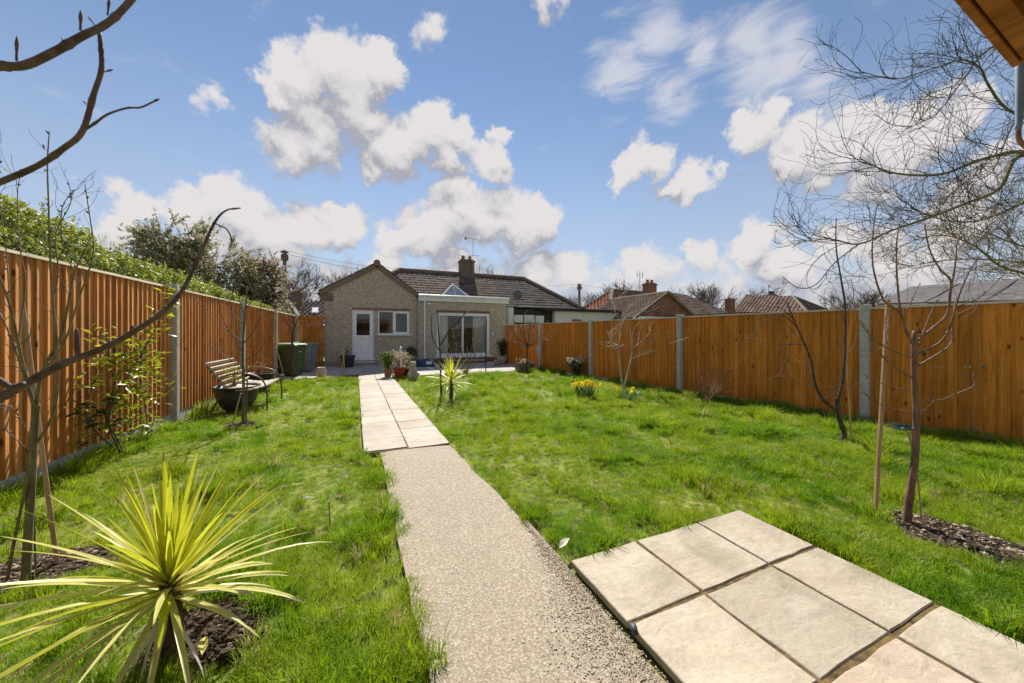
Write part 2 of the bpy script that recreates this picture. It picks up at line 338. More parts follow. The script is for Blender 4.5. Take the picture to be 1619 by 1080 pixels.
def grassmat(name, base_mul=1.0):
    m, nt, p = newmat(name); v = coord(nt, 'World', (1, 1, 0))
    n1 = tex(nt, v, .8, 4, .6); n2 = tex(nt, v, 3.5, 4, .6); n3 = tex(nt, v, 60, 2)
    c = ramp(nt, n2, [(.28, (.085, .225, .006)), (.47, (.195, .345, .009)), (.62, (.275, .40, .013)), (.80, (.34, .42, .03))])
    c = mix(nt, ramp(nt, n1, [(.42, (0, 0, 0)), (.62, (.85, .85, .85))]), c, (.35, .43, .018))
    n4 = tex(nt, coord(nt, 'World', (1, 1, 0)), 1.9, 5, .65); c = mix(nt, ramp(nt, n4, [(.62, (0, 0, 0)), (.74, (.5, .5, .5))]), c, (.40, .37, .10))
    c = hsv(nt, c, n3, .55, 1.45)
    oi = objrand(nt); straw = ramp(nt, oi, [(.93, (0, 0, 0)), (.97, (1, 1, 1))]); c = mix(nt, straw, c, (.42, .36, .16))
    c = hsv(nt, c, oi, .75, 1.25)
    nt.links.new(c, p.inputs['Base Color']); p.inputs['Roughness'].default_value = .55; p.inputs['Specular IOR Level'].default_value = .35
    tr = nt.nodes.new('ShaderNodeBsdfTranslucent'); nt.links.new(c, tr.inputs['Color'])
    mx = nt.nodes.new('ShaderNodeMixShader'); mx.inputs[0].default_value = .5
    nt.links.new(p.outputs[0], mx.inputs[1]); nt.links.new(tr.outputs[0], mx.inputs[2])
    nt.links.new(mx.outputs[0], nt.nodes['Material Output'].inputs['Surface']); return m

def slabmat(name, a, b, c3, scale=3):
    m, nt, p = newmat(name); v = coord(nt, 'Object', (1, 1, 1), True)
    n = tex(nt, v, scale, 7, .62, .5); n2 = tex(nt, v, 45, 3); n3 = tex(nt, v, 1.7, 3)
    col = ramp(nt, n, [(.3, a), (.5, b), (.72, c3)]); col = hsv(nt, col, n2, .86, 1.14)
    col = mix(nt, ramp(nt, n3, [(.52, (0, 0, 0)), (.75, (.55, .55, .55))]), col, (.40, .30, .19)); sp_ = tex(nt, v, 85, 3); col = mix(nt, ramp(nt, sp_, [(.66, (0, 0, 0)), (.72, (.55, .55, .55))]), col, (.14, .11, .07)); dk = tex(nt, v, 5.5, 6, .7); col = mix(nt, ramp(nt, dk, [(.60, (0, 0, 0)), (.72, (.4, .4, .4))]), col, (.25, .21, .15))
    col = hsv(nt, col, objrand(nt), .88, 1.08)
    nt.links.new(col, p.inputs['Base Color']); p.inputs['Roughness'].default_value = .8; p.inputs['Specular IOR Level'].default_value = .3
    rv = tex(nt, coord(nt, 'Object', (1, 1.5, 1), True), 7.5, 7, .6, .35)
    bump(nt, p, rv, .6, .022); return m
def concretemat():
    m, nt, p = newmat('exposed_aggregate_concrete'); v = coord(nt, 'World')
    cells = voro(nt, v, 135, 'Color'); sep = nt.nodes.new('ShaderNodeSeparateColor'); nt.links.new(cells, sep.inputs[0])
    big = tex(nt, v, 1.4, 6, .6); fine = tex(nt, v, 150, 3)
    stones = ramp(nt, sep.outputs[0], [(0, (.17, .135, .090)), (.35, (.265, .215, .148)), (.7, (.36, .30, .21)), (.93, (.56, .49, .365))])
    col = mix(nt, .45, stones, ramp(nt, fine, [(.35, (.215, .175, .122)), (.65, (.35, .29, .205))]))
    col = hsv(nt, col, big, .84, 1.18)
    pale = tex(nt, v, 5, 4, .65); col = mix(nt, ramp(nt, pale, [(.62, (0, 0, 0)), (.75, (.3, .3, .3))]), col, (.40, .35, .265))
    dirt = tex(nt, v, 26, 2); col = mix(nt, ramp(nt, dirt, [(.70, (0, 0, 0)), (.76, (.7, .7, .7))]), col, (.06, .05, .035))
    nt.links.new(col, p.inputs['Base Color']); p.inputs['Roughness'].default_value = .85
    d = voro(nt, v, 135); bump(nt, p, d, .35, .004); return m
def roofmat(name, a, b, c3, moss=None):
    m, nt, p = newmat(name); v = coord(nt, 'Object'); n = tex(nt, v, 1.1, 5); cells = voro(nt, v, 3.3, 'Color')
    sep = nt.nodes.new('ShaderNodeSeparateColor'); nt.links.new(cells, sep.inputs[0]); f = tex(nt, v, 18, 3)
    col = ramp(nt, sep.outputs[0], [(0, a), (.5, b), (1, c3)]); col = hsv(nt, col, n, .7, 1.3); col = hsv(nt, col, f, .75, 1.25)
    if moss: col = mix(nt, ramp(nt, tex(nt, v, 2.2, 5), [(.55, (0, 0, 0)), (.72, (.6, .6, .6))]), col, moss)
    nt.links.new(col, p.inputs['Base Color']); p.inputs['Roughness'].default_value = .9; p.inputs['Specular IOR Level'].default_value = .08; bump(nt, p, f, .3, .01); return m
def dashmat():
    m, nt, p = newmat('pebbledash_render'); v = coord(nt, 'Object')
    n = tex(nt, v, 15, 5, .75); cells = voro(nt, v, 26, 'Color'); sep = nt.nodes.new('ShaderNodeSeparateColor'); nt.links.new(cells, sep.inputs[0])
    a = ramp(nt, sep.outputs[0], [(0, (.21, .16, .115)), (.4, (.40, .325, .243)), (.8, (.55, .465, .36)), (1, (.74, .67, .56))])
    b = ramp(nt, n, [(.32, (.15, .112, .083)), (.5, (.44, .368, .28)), (.68, (.66, .575, .46))])
    c = mix(nt, .5, a, b); w = tex(nt, v, .7, 4); c = hsv(nt, c, w, .8, 1.2)
    nt.links.new(c, p.inputs['Base Color']); p.inputs['Roughness'].default_value = .9; bump(nt, p, n, .7, .03); return m
def glassmat(name='window_glass', tint=(1, 1, 1), refl=0):
    m, nt, p = newmat(name); nt.nodes.remove(p)
    t = nt.nodes.new('ShaderNodeBsdfTransparent'); t.inputs[0].default_value = (*tint, 1)
    g = nt.nodes.new('ShaderNodeBsdfGlossy'); g.inputs['Roughness'].default_value = .015
    lw = nt.nodes.new('ShaderNodeFresnel'); lw.inputs['IOR'].default_value = 1.52
    a = nt.nodes.new('ShaderNodeMath'); a.operation = 'ADD'; nt.links.new(lw.outputs[0], a.inputs[0]); a.inputs[1].default_value = refl; a.use_clamp = True
    mx = nt.nodes.new('ShaderNodeMixShader'); nt.links.new(a.outputs[0], mx.inputs[0]); nt.links.new(t.outputs[0], mx.inputs[1]); nt.links.new(g.outputs[0], mx.inputs[2])
    nt.links.new(mx.outputs[0], nt.nodes['Material Output'].inputs['Surface']); return m
def barkmat(name, a, b, scale=30, sc3=(1, 1, .3)):
    return noisy(name, a, b, scale, .85, .5, .01, sc3=sc3)

M = dict(
    fence_l=timber('stained_larch_left', (.36, .145, .042), (.62, .265, .08), (.76, .38, .135), vary=.16, streak=.35),
    fence_r=timber('stained_larch_right', (.38, .125, .013), (.58, .20, .024), (.70, .285, .05), vary=.17, streak=.36),
    cap=timber('weathered_capping', (.40, .31, .19), (.55, .45, .30), (.66, .56, .40), axis='y', knots=False, vary=.08, streak=.2),
    conc=noisy('concrete_post', (.40, .375, .335), (.55, .52, .475), 18, .9, .3),
    grass=grassmat('lawn_grass'),
    soil=noisy('dark_soil', (.035, .022, .013), (.11, .075, .046), 30, .95, .8, .02),
    chips=noisy('bark_chips', (.20, .14, .085), (.48, .38, .26), 20, .9, .3, rnd=True, vary=.4),
    slab=slabmat('riven_slab', (.315, .265, .185), (.43, .37, .275), (.50, .445, .345)),
    slab_pink=slabmat('pink_riven_slab', (.36, .275, .20), (.45, .36, .275), (.50, .42, .33)),
    slab_grey=slabmat('grey_patio_slab', (.34, .31, .28), (.43, .40, .365), (.50, .465, .43)),
    pathslab=slabmat('buff_path_slab', (.36, .305, .235), (.46, .395, .315), (.51, .45, .37)),
    joint=noisy('mossy_joint', (.05, .036, .018), (.19, .125, .045), 25, .95, .5),
    concpath=concretemat(),
    pebble=noisy('loose_pebbles', (.34, .27, .19), (.55, .46, .34), 15, .8, .1, rnd=True, vary=.25),
    dash=dashmat(), upvc=plain('white_upvc', (.80, .80, .80), .35), fascia=plain('white_fascia', (.72, .73, .74), .4),
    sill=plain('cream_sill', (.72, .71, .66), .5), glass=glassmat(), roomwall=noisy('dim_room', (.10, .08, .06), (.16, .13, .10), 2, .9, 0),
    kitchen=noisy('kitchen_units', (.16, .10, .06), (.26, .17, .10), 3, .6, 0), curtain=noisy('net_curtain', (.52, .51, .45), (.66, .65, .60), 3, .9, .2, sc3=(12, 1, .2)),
    brick=noisy('red_brick', (.20, .085, .055), (.34, .16, .11), 12, .9, .5, rnd=True, vary=.25), mortar=noisy('mortar', (.30, .25, .20), (.40, .34, .28), 20, .95, .2),
    tile_brown=roofmat('brown_roof_tile', (.082, .06, .047), (.12, .088, .07), (.165, .122, .096), (.15, .115, .082)),
    tile_grey=roofmat('grey_roof_tile', (.062, .05, .042), (.09, .073, .061), (.12, .098, .084)),
    tile_orange=roofmat('orange_pantile', (.21, .085, .048), (.30, .125, .07), (.38, .17, .10), (.22, .17, .12)),
    tile_red=roofmat('weathered_red_pantile', (.14, .092, .066), (.20, .135, .098), (.26, .18, .135), (.20, .16, .12)),
    tile_hung=roofmat('red_hung_tile', (.16, .082, .058), (.21, .11, .08), (.26, .14, .105)),
    ridge=noisy('ridge_tile', (.14, .10, .075), (.24, .18, .14), 8, .85, .3), verge=noisy('verge_mortar', (.14, .108, .082), (.24, .19, .148), 14, .9, .4),
    soffit=timber('brown_soffit_board', (.12, .085, .06), (.17, .125, .09), (.22, .165, .12), axis='x', knots=False),
    gate=timber('gate_timber', (.34, .12, .018), (.48, .18, .03), (.58, .25, .055)),
    white=noisy('white_render', (.60, .60, .57), (.72, .72, .69), 4, .9, .1), darkwood=noisy('black_stained_timber', (.018, .016, .015), (.045, .038, .034), 10, .7, .2),
    chim=noisy('sooty_chimney_brick', (.11, .08, .062), (.21, .155, .12), 14, .9, .5), felt=noisy('grey_felt_roof', (.115, .108, .105), (.175, .163, .157), 6, .95, .3, spec=.05), lead=noisy('lead_sheet', (.30, .32, .35), (.42, .44, .47), 5, .5, .1),
    steel=plain('galvanised_steel', (.35, .36, .37), .4, metal=.7), black=noisy('black_plastic', (.018, .018, .02), (.034, .034, .036), 8, .45, .05),
    potgrey=noisy('dark_grey_planter', (.032, .033, .036), (.055, .055, .058), 6, .42, .05), potslate=noisy('slate_planter', (.05, .055, .065), (.085, .09, .10), 6, .5, .1),
    terracotta=noisy('terracotta', (.28, .125, .075), (.38, .18, .12), 12, .85, .2), redpot=noisy('red_plastic_pot', (.30, .035, .018), (.40, .05, .025), 6, .45, .05),
    beige=noisy('beige_ceramic', (.48, .40, .27), (.62, .53, .38), 4, .55, .1), stone=noisy('weathered_stone', (.30, .25, .18), (.55, .48, .37), 14, .95, .8, .03),
    bin_green=noisy('green_bin_plastic', (.065, .095, .032), (.09, .125, .045), 5, .5, .05), lid_green=noisy('pale_green_lid', (.20, .28, .16), (.30, .38, .24), 4, .4, .05),
    bin_grey=noisy('grey_bin_plastic', (.17, .19, .21), (.24, .26, .28), 5, .5, .05),
    bench=timber('silvered_bench_slat', (.34, .29, .21), (.47, .41, .31), (.60, .54, .43), axis='y', knots=False, vary=.12, streak=.25),
    blue=noisy('blue_plastic_bag', (.015, .06, .13), (.06, .16, .26), 4, .4, .5, .05), teal=noisy('teal_crate', (.01, .045, .05), (.02, .07, .075), 5, .5, .05),
    pipe=noisy('blue_grey_downpipe', (.17, .24, .34), (.24, .32, .43), 3, .6, .05),
    hut=timber('red_brown_cedar', (.19, .065, .018), (.30, .115, .032), (.40, .165, .055), axis='y', vary=.1), hutdark=timber('shaded_cedar_boards', (.09, .03, .013), (.13, .045, .02), (.17, .06, .028), axis='x'),  # roof boards: under-eave shade is put into a darker cedar colour
    bark_dark=barkmat('dark_bark', (.045, .032, .026), (.12, .09, .075)), bark_brown=barkmat('red_brown_bark', (.12, .065, .042), (.26, .155, .11)),
    bark_olive=barkmat('olive_bark', (.11, .09, .04), (.25, .205, .11)), bark_grey=barkmat('grey_bark', (.09, .075, .06), (.20, .17, .14)),
    twig=noisy('winter_twigs', (.10, .075, .06), (.20, .155, .125), 8, .85, 0), twig_pale=noisy('pale_twigs', (.28, .21, .16), (.50, .40, .32), 8, .8, 0), twig_near=noisy('purple_brown_bark', (.075, .05, .047), (.19, .135, .125), 26, .7, .5, .01),
    twig_green=noisy('lichened_bark', (.10, .09, .045), (.22, .20, .10), 20, .85, .4),
    cane=noisy('bamboo_cane', (.36, .26, .14), (.50, .38, .22), 14, .7, .2, sc3=(1, 1, .2)), stake=timber('round_timber_stake', (.36, .22, .12), (.48, .31, .18), (.58, .40, .25), knots=False),
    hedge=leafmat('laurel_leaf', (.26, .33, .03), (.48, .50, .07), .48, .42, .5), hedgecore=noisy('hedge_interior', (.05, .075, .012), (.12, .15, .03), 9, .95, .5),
    ever=leafmat('olive_evergreen', (.25, .245, .125), (.42, .38, .22), .52, .6), ever_brown=leafmat('browning_evergreen', (.29, .245, .145), (.46, .38, .23), .52, .6),
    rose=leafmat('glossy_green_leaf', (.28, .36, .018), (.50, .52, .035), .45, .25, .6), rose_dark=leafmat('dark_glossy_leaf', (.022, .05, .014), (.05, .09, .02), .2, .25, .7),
    cord=leafmat('cordyline_lime_leaf', (.60, .58, .03), (.74, .66, .05), .5, .4, .4, (.40, .50, .03), .15, kind='Object'), cord_pale=leafmat('cordyline_cream_leaf', (.74, .66, .20), (.82, .75, .36), .42, .4, .4, (.58, .56, .10), .12, kind='Object'),
    fibre=noisy('fibrous_stem', (.045, .028, .018), (.15, .10, .06), 40, .95, .8, .02, sc3=(1, 1, .2)),
    daff=leafmat('daffodil_petal', (.74, .56, .02), (.82, .68, .04), .35, .6), daffleaf=leafmat('daffodil_leaf', (.09, .16, .05), (.16, .24, .09), .3), whitefl=leafmat('white_blossom', (.62, .62, .42), (.76, .75, .62), .3),
    mid=leafmat('mid_green_leaf', (.10, .16, .03), (.24, .30, .07), .35), copper=leafmat('coppery_leaf', (.25, .10, .03), (.42, .22, .07), .35), twine=plain('blue_twine', (.04, .13, .45), .7),
    ground=noisy('ground_earth_and_turf', (.11, .15, .018), (.24, .25, .05), 3, .95, .5, .02, kind='World', detail=8), whitepl=plain('white_plastic', (.75, .75, .73), .4),
    hose=noisy('green_hose', (.01, .04, .03), (.03, .08, .06), 8, .4, .1), hosewood=noisy('tan_reel', (.40, .28, .12), (.52, .38, .18), 5, .6, .1),
    rubble=noisy('brown_paper_leaf', (.50, .45, .35), (.65, .60, .50), 8, .8, .1), mauve=leafmat('mauve_flower', (.42, .36, .55), (.60, .55, .70), .3), bronze=plain('brown_painted_metal', (.10, .07, .045), .45), dish=plain('grey_mesh_dish', (.10, .105, .115), .6), yellowwood=noisy('yellow_ochre_panel', (.42, .25, .04), (.50, .31, .06), 6, .7, .1),
)

# ------------------------------------------------------------------ ground, paths, paving
def grid_sheet(x0, x1, y0, y1, nx, ny, zf):
    b = MB(); vs = [(lerp(x0, x1, i / nx), lerp(y0, y1, j / ny), zf(lerp(x0, x1, i / nx), lerp(y0, y1, j / ny))) for j in range(ny + 1) for i in range(nx + 1)]
    b.add(vs, [(j * (nx + 1) + i, j * (nx + 1) + i + 1, (j + 1) * (nx + 1) + i + 1, (j + 1) * (nx + 1) + i) for j in range(ny) for i in range(nx)]); return b
b = MB(); b.quad((-400, -300, -.03), (400, -300, -.03), (400, 500, -.03), (-400, 500, -.03))
tag(b.build('ground', M['ground']), kind='structure')

def slab_mesh(name, w, d, mat, seed, t=.035, n=4):
    """one riven slab: slightly wandering edge, chamfered top"""
    r = random.Random(seed); top = []
    P = [(-w / 2, -d / 2), (w / 2, -d / 2), (w / 2, d / 2), (-w / 2, d / 2)]
    for i in range(4):
        a, c = P[i], P[(i + 1) % 4]
        for k in range(n):
            x, y = lerp(a[0], c[0], k / n), lerp(a[1], c[1], k / n); j = .0045 if k else .002
            top.append((x + r.uniform(-j, j), y + r.uniform(-j, j)))
    m = len(top); b = MB()
    inn = [(x * (1 - .008 / w), y * (1 - .008 / d)) for x, y in top]
    vs = [(x, y, -t) for x, y in top] + [(x, y, -.004) for x, y in top] + [(x, y, r.uniform(-.001, .001)) for x, y in inn]
    fs = [(i, (i + 1) % m, m + (i + 1) % m, m + i) for i in range(m)] + [(m + i, m + (i + 1) % m, 2 * m + (i + 1) % m, 2 * m + i) for i in range(m)] + [tuple(2 * m + i for i in range(m))]
    b.add(vs, fs); return b.mesh(name, mat)
def bed(name, x0, x1, y0, y1, z, mat, kind='structure'):
    b = MB(); b.box(((x0 + x1) / 2, (y0 + y1) / 2, z - .05), (x1 - x0, y1 - y0, .1)); return tag(b.build(name, mat, base=((x0 + x1) / 2, (y0 + y1) / 2, 0)), kind=kind)
rs = random.Random(5)
# the slabs in the foreground
fp = bed('paving', 1.155, 2.635, -1.3, 1.752, .0245, M['joint'])
cols = [(1.135, 1.625), (1.64, 2.185), (2.195, 2.645)]; rows = [(1.285, 1.77), (.775, 1.272), (.275, .757), (-.23, .262), (-.73, -.245), (-1.24, -.745)]
k = 0
for (y0, y1) in rows:
    for (x0, x1) in cols:
        k += 1; pink = (y0, x0) == (.275, 1.64)
        o = obj('paving_slab', slab_mesh('paving_slab', x1 - x0 - .006, y1 - y0 - .006, M['slab_pink' if pink else 'slab'], k), fp,
                Vector(((x0 + x1) / 2, (y0 + y1) / 2, .032 + rs.uniform(-.002, .002))) - WL[fp], (rs.uniform(-.004, .004), rs.uniform(-.004, .004), rs.uniform(-.006, .006)))
        if pink: o['label'] = 'pinkish sandstone slab among buff ones'
# two-wide slab path to the house
def pathx(Y): return .49 - .02 * (Y - 4.3)
sp = MB(); sp.hexa([(pathx(4.3) - .485, 4.30, -.08), (pathx(4.3) + .485, 4.26, -.08), (pathx(13) + .50, 13, -.08), (pathx(13) - .50, 13, -.08)], [(pathx(4.3) - .485, 4.30, .019), (pathx(4.3) + .485, 4.26, .019), (pathx(13) + .50, 13, .019), (pathx(13) - .50, 13, .019)])
sp = tag(sp.build('path', M['joint'], base=(.4, 8, 0)), kind='structure')
protos = [slab_mesh('paving_slab', .482, .444, M['pathslab'], 100 + i) for i in range(5)]
Y = 4.31; k = 0
while Y < 12.6:
    for s in (-1, 1):
        k += 1; yy = Y + .224 - s * .012
        o = obj('paving_slab', protos[k % 5], sp, Vector((pathx(yy) + s * .2475, yy - (.03 if s > 0 else 0), .03 + rs.uniform(-.002, .002))) - WL[sp], (rs.uniform(-.004, .004), rs.uniform(-.004, .004), .02 + rs.uniform(-.004, .004)))
    Y += .4485
# patio in front of the house
pt = bed('patio', -2.45, 5.75, 11.7, 16.2, -.004, M['joint'])
protos = [slab_mesh('paving_slab', .588, .588, M['slab_grey'], 200 + i) for i in range(5)]
for i in range(14):
    for j in range(8):
        x, y = -2.15 + .6 * i, 11.98 + .6 * j
        if x < -.3 and y < 12.5 or (-.4 < x < .95 and y < 12.9): continue
        obj('paving_slab', protos[rs.randrange(5)], pt, Vector((x, y, .02 + rs.uniform(-.002, .002))) - WL[pt], (rs.uniform(-.003, .003), rs.uniform(-.003, .003), rs.choice((0, R(90), R(180)))))
# exposed-aggregate path: an uneven-edged sheet with real thickness
def wob(t, s): return .013 * mnoise.noise((t * 3.1, s * 7.7, 0)) + .006 * mnoise.noise((t * 14, s * 3.3, 2))
b = MB(); n = 90; L_, R_ = [], []
for i in range(n + 1):
    Y = lerp(-1.5, 4.29, i / n); xl = .235 - .02 * (Y - 1.4) + wob(Y, 1); xr = (1.095 if Y < 1.95 else 1.10 - .056 * (Y - 1.95)) + wob(Y, 2)
    L_.append((xl, Y + (0 if i < n else -.01))); R_.append((xr, Y if i < n else Y - .05))
m = 6; vs = []
for i in range(n + 1):
    for k in range(m + 1):
        x, y = lerp(L_[i][0], R_[i][0], k / m), lerp(L_[i][1], R_[i][1], k / m); e = 0 if 0 < k < m else -.008
        vs.append((x, y, .019 + e + .004 * mnoise.noise((x * 2, y * 2, 5))))
b.add(vs, [(i * (m + 1) + k, i * (m + 1) + k + 1, (i + 1) * (m + 1) + k + 1, (i + 1) * (m + 1) + k) for i in range(n) for k in range(m)])
for S in (L_, R_):
    for i in range(n):
        p, q = S[i], S[i + 1]; b.quad((p[0], p[1], .0065), (q[0], q[1], .0065), (q[0], q[1], -.06), (p[0], p[1], -.06))
b.quad((L_[n][0], L_[n][1], .006), (R_[n][0], R_[n][1], .006), (R_[n][0], R_[n][1], -.06), (L_[n][0], L_[n][1], -.06))
tag(b.build('concrete_path', M['concpath'], base=(.65, 2, 0)), kind='structure')

# --- scatter by geometry nodes: a cloud of points carrying yaw, tilt, size and variant
def scatter(name, pts, yaw, tilt, size, idx, sources, label=None, cat=None, parent=None):
    me = bpy.data.meshes.new(name); me.vertices.add(len(pts)); me.vertices.foreach_set('co', np.asarray(pts, np.float32).ravel())
    rot = np.stack([tilt * np.cos(yaw * 3.3), tilt * np.sin(yaw * 3.3), yaw], 1)
    a = me.attributes.new('rot', 'FLOAT_VECTOR', 'POINT'); a.data.foreach_set('vector', rot.astype(np.float32).ravel())
    a = me.attributes.new('size', 'FLOAT', 'POINT'); a.data.foreach_set('value', np.asarray(size, np.float32))
    a = me.attributes.new('which', 'INT', 'POINT'); a.data.foreach_set('value', np.asarray(idx, np.int32))
    o = obj(name, me, parent); o['kind'] = 'stuff'
    c = bpy.data.collections.new(name + '_sources')
    for i, s in enumerate(sources):
        q = bpy.data.objects.new('%s_source_%02d' % (name, i), s); c.objects.link(q)
    ng = bpy.data.node_groups.new(name, 'GeometryNodeTree')
    ng.interface.new_socket('Geometry', in_out='INPUT', socket_type='NodeSocketGeometry'); ng.interface.new_socket('Geometry', in_out='OUTPUT', socket_type='NodeSocketGeometry')
    N, L = ng.nodes.new, ng.links.new
    gi, go = N('NodeGroupInput'), N('NodeGroupOutput'); ci = N('GeometryNodeCollectionInfo'); ci.inputs['Collection'].default_value = c
    ci.inputs['Separate Children'].default_value = True; ci.inputs['Reset Children'].default_value = True
    ip = N('GeometryNodeInstanceOnPoints'); ip.inputs['Pick Instance'].default_value = True
    def attr(nm, ty):
        x = N('GeometryNodeInputNamedAttribute'); x.data_type = ty; x.inputs['Name'].default_value = nm; return x.outputs['Attribute']
    er = N('FunctionNodeEulerToRotation'); L(attr('rot', 'FLOAT_VECTOR'), er.inputs[0])
    L(gi.outputs[0], ip.inputs['Points']); L(ci.outputs[0], ip.inputs['Instance']); L(attr('which', 'INT'), ip.inputs['Instance Index'])
    L(er.outputs[0], ip.inputs['Rotation']); L(attr('size', 'FLOAT'), ip.inputs['Scale']); L(ip.outputs[0], go.inputs[0])
    md = o.modifiers.new('scatter', 'NODES'); md.node_group = ng; return o

def tuft(seed, n, rad, h0, h1, w, lean, name='tuft', mat=None):
    r = random.Random(seed); b = MB()
    for i in range(n):
        a = r.uniform(0, 6.283); q = rad * math.sqrt(r.random()); x, y = q * math.cos(a), q * math.sin(a)
        h = r.uniform(h0, h1); az = a + r.uniform(-1.2, 1.2); ln = r.uniform(.1, lean) * h; dx, dy = math.cos(az), math.sin(az); t = r.uniform(0, 6.283); sx, sy = math.cos(t) * w / 2, math.sin(t) * w / 2
        p1 = (x + dx * ln * .3, y + dy * ln * .3, h * .55); p2 = (x + dx * ln, y + dy * ln, h * r.uniform(.8, 1))
        b.add([(x - sx, y - sy, -.01), (x + sx, y + sy, -.01), (p1[0] - sx * .8, p1[1] - sy * .8, p1[2]), (p1[0] + sx * .8, p1[1] + sy * .8, p1[2]), p2], [(0, 1, 3, 2), (2, 3, 4)])
    return b.mesh(name, mat or M['grass'])
LFX = lambda Y: -2.84 + .0295 * (Y - 4.42)
RFX = lambda Y: 7.21 - .1065 * (Y - 2.82)
SOIL = [(-.66, 2.03, .22, .22), (-1.80, 2.95, .34, .22), (3.70, .98, .25, .42), (-1.66, 6.45, .24, .20), (4.05, .42, .13, .13)]
def lawn():
    g = np.random.default_rng(11)
    X, Yv = [], []
    for (y0, y1, dens) in ((-.6, 3.2, 540), (3.2, 6, 290), (6, 9, 120), (9, 12.4, 90)):
        n = int((y1 - y0) * 10.8 * dens); X.append(g.uniform(-3.1, 7.7, n)); Yv.append(g.uniform(y0, y1, n))
    x = np.concatenate(X); y = np.concatenate(Yv)
    z = x * FW.x + y * FW.y; xc = x * RT.x + y * RT.y
    keep = (x > LFX(y) + .05) & (x < RFX(y) - .05) & (z > .5) & (np.abs(xc) < 1.55 * z + .6)
    px = .49 - .02 * (y - 4.3)
    e = .035 * np.sin(x * 9 + y * 7) + .02 * np.sin(y * 23)
    keep &= ~((y > 4.25) & (np.abs(x - px) < .50 + e * .5))
    keep &= ~((y <= 4.27) & (x > .235 - .02 * (y - 1.4) + .02 + e * 1.1) & (x < np.where(y < 1.95, 1.12, 1.13 - .056 * (y - 1.95)) - e * .5))
    keep &= ~((x > 1.1) & (x < 2.68 + e * .6) & (y < 1.80 + e * .4))
    keep &= ~((x < -.0) & (y > 12.22)); keep &= ~((x > .9) & (y > 11.72 + e))
    for (cx, cy, rx, ry) in SOIL: keep &= ((x - cx) / rx) ** 2 + ((y - cy) / ry) ** 2 > 1 + 6 * e
    x, y = x[keep], y[keep]; n = len(x)
    def nz(s, o): return np.array([mnoise.fractal((a * s + o, c * s - o, o), 1, 2, 3) for a, c in zip(x, y)])
    n1, n2 = nz(.9, 3.1), nz(2.6, 8.2)
    h = .52 + .42 * np.clip(n1 * 1.1 + .1, -.6, 1) + .75 * np.clip(n2 - .12, 0, 1)
    fence = np.minimum(x - LFX(y), RFX(y) - x); h += .75 * np.clip(1 - fence / .35, 0, 1) * (0.6 + .4 * np.sin(y * 5))
    right = np.clip((x - 2.6) / 2, 0, 1); h += .22 * right * np.clip(.6 + n1, 0, 1)
    h *= g.uniform(.75, 1.25, n); h = np.clip(h, .35, 2.0)
    far = np.clip((x * FW.x + y * FW.y - 3) / 8, 0, 1); h *= 1 + .35 * far
    which = g.integers(0, 7, n); longt = (n2 > .22) & (g.random(n) < .45) | (fence < .25) & (g.random(n) < .4); which[longt] = 7 + g.integers(0, 3, longt.sum())
    flat = (n1 < -.25) & (g.random(n) < .5); which[flat] = 10 + g.integers(0, 2, flat.sum())
    src = [tuft(i, 34, .055, .045, .085, .0042, 1.1, 'tuft') for i in range(7)] + [tuft(20 + i, 46, .05, .07, .15, .0045, 1.0, 'long_tuft') for i in range(3)] + [tuft(30 + i, 44, .065, .025, .058, .005, 1.5, 'short_tuft') for i in range(2)]
    scatter('lawn_grass', np.stack([x, y, np.zeros(n)], 1), g.uniform(0, 6.28, n), g.uniform(0, .12, n), h, which, src)
lawn()

# soil round the young trees, with clods and bark chips
def soil_patch(cx, cy, rx, ry, seed, nclod, chips):
    r = random.Random(seed); b = MB(); nr, na = 18, 64; vs = [(cx, cy, .035)]
    for i in range(1, nr + 1):
        for k in range(na):
            a = 2 * math.pi * k / na; q = i / nr * (1 + .22 * mnoise.noise((math.cos(a) * 1.3 + seed, math.sin(a) * 1.3, 1))) * 1.12
            x, y = cx + rx * q * math.cos(a), cy + ry * q * math.sin(a)
            vs.append((x, y, .04 * (1 - (i / nr) ** 2) - .012 + .022 * mnoise.noise((x * 14, y * 14, seed)) + .016 * mnoise.noise((x * 42, y * 42, seed)) + .009 * mnoise.noise((x * 110, y * 110, seed))))
    fs = [(0, 1 + k, 1 + (k + 1) % na) for k in range(na)] + [(1 + (i - 1) * na + k, 1 + i * na + k, 1 + i * na + (k + 1) % na, 1 + (i - 1) * na + (k + 1) % na) for i in range(1, nr) for k in range(na)]
    b.add(vs, fs)
    for i in range(nclod):
        a = r.uniform(0, 6.28); q = math.sqrt(r.random()) * .98; s = r.uniform(.003, .009) * (2.2 if r.random() < .08 else 1)
        b.ball((cx + rx * q * math.cos(a), cy + ry * q * math.sin(a), .03 * (1 - q * q) + s * .3), (s * r.uniform(.8, 1.4), s, s * .7), m=1 if r.random() < chips else 0, jit=.3, rng=r, seg=5, rings=3)
    tag(b.build('soil', [M['soil'], M['chips']], base=(cx, cy, 0)), kind='structure')
for i, (s, nc, ch) in enumerate(zip(SOIL, (900, 900, 1100, 300, 200), (.08, .45, .45, .3, .05))): soil_patch(*s, i + 3, nc, ch)
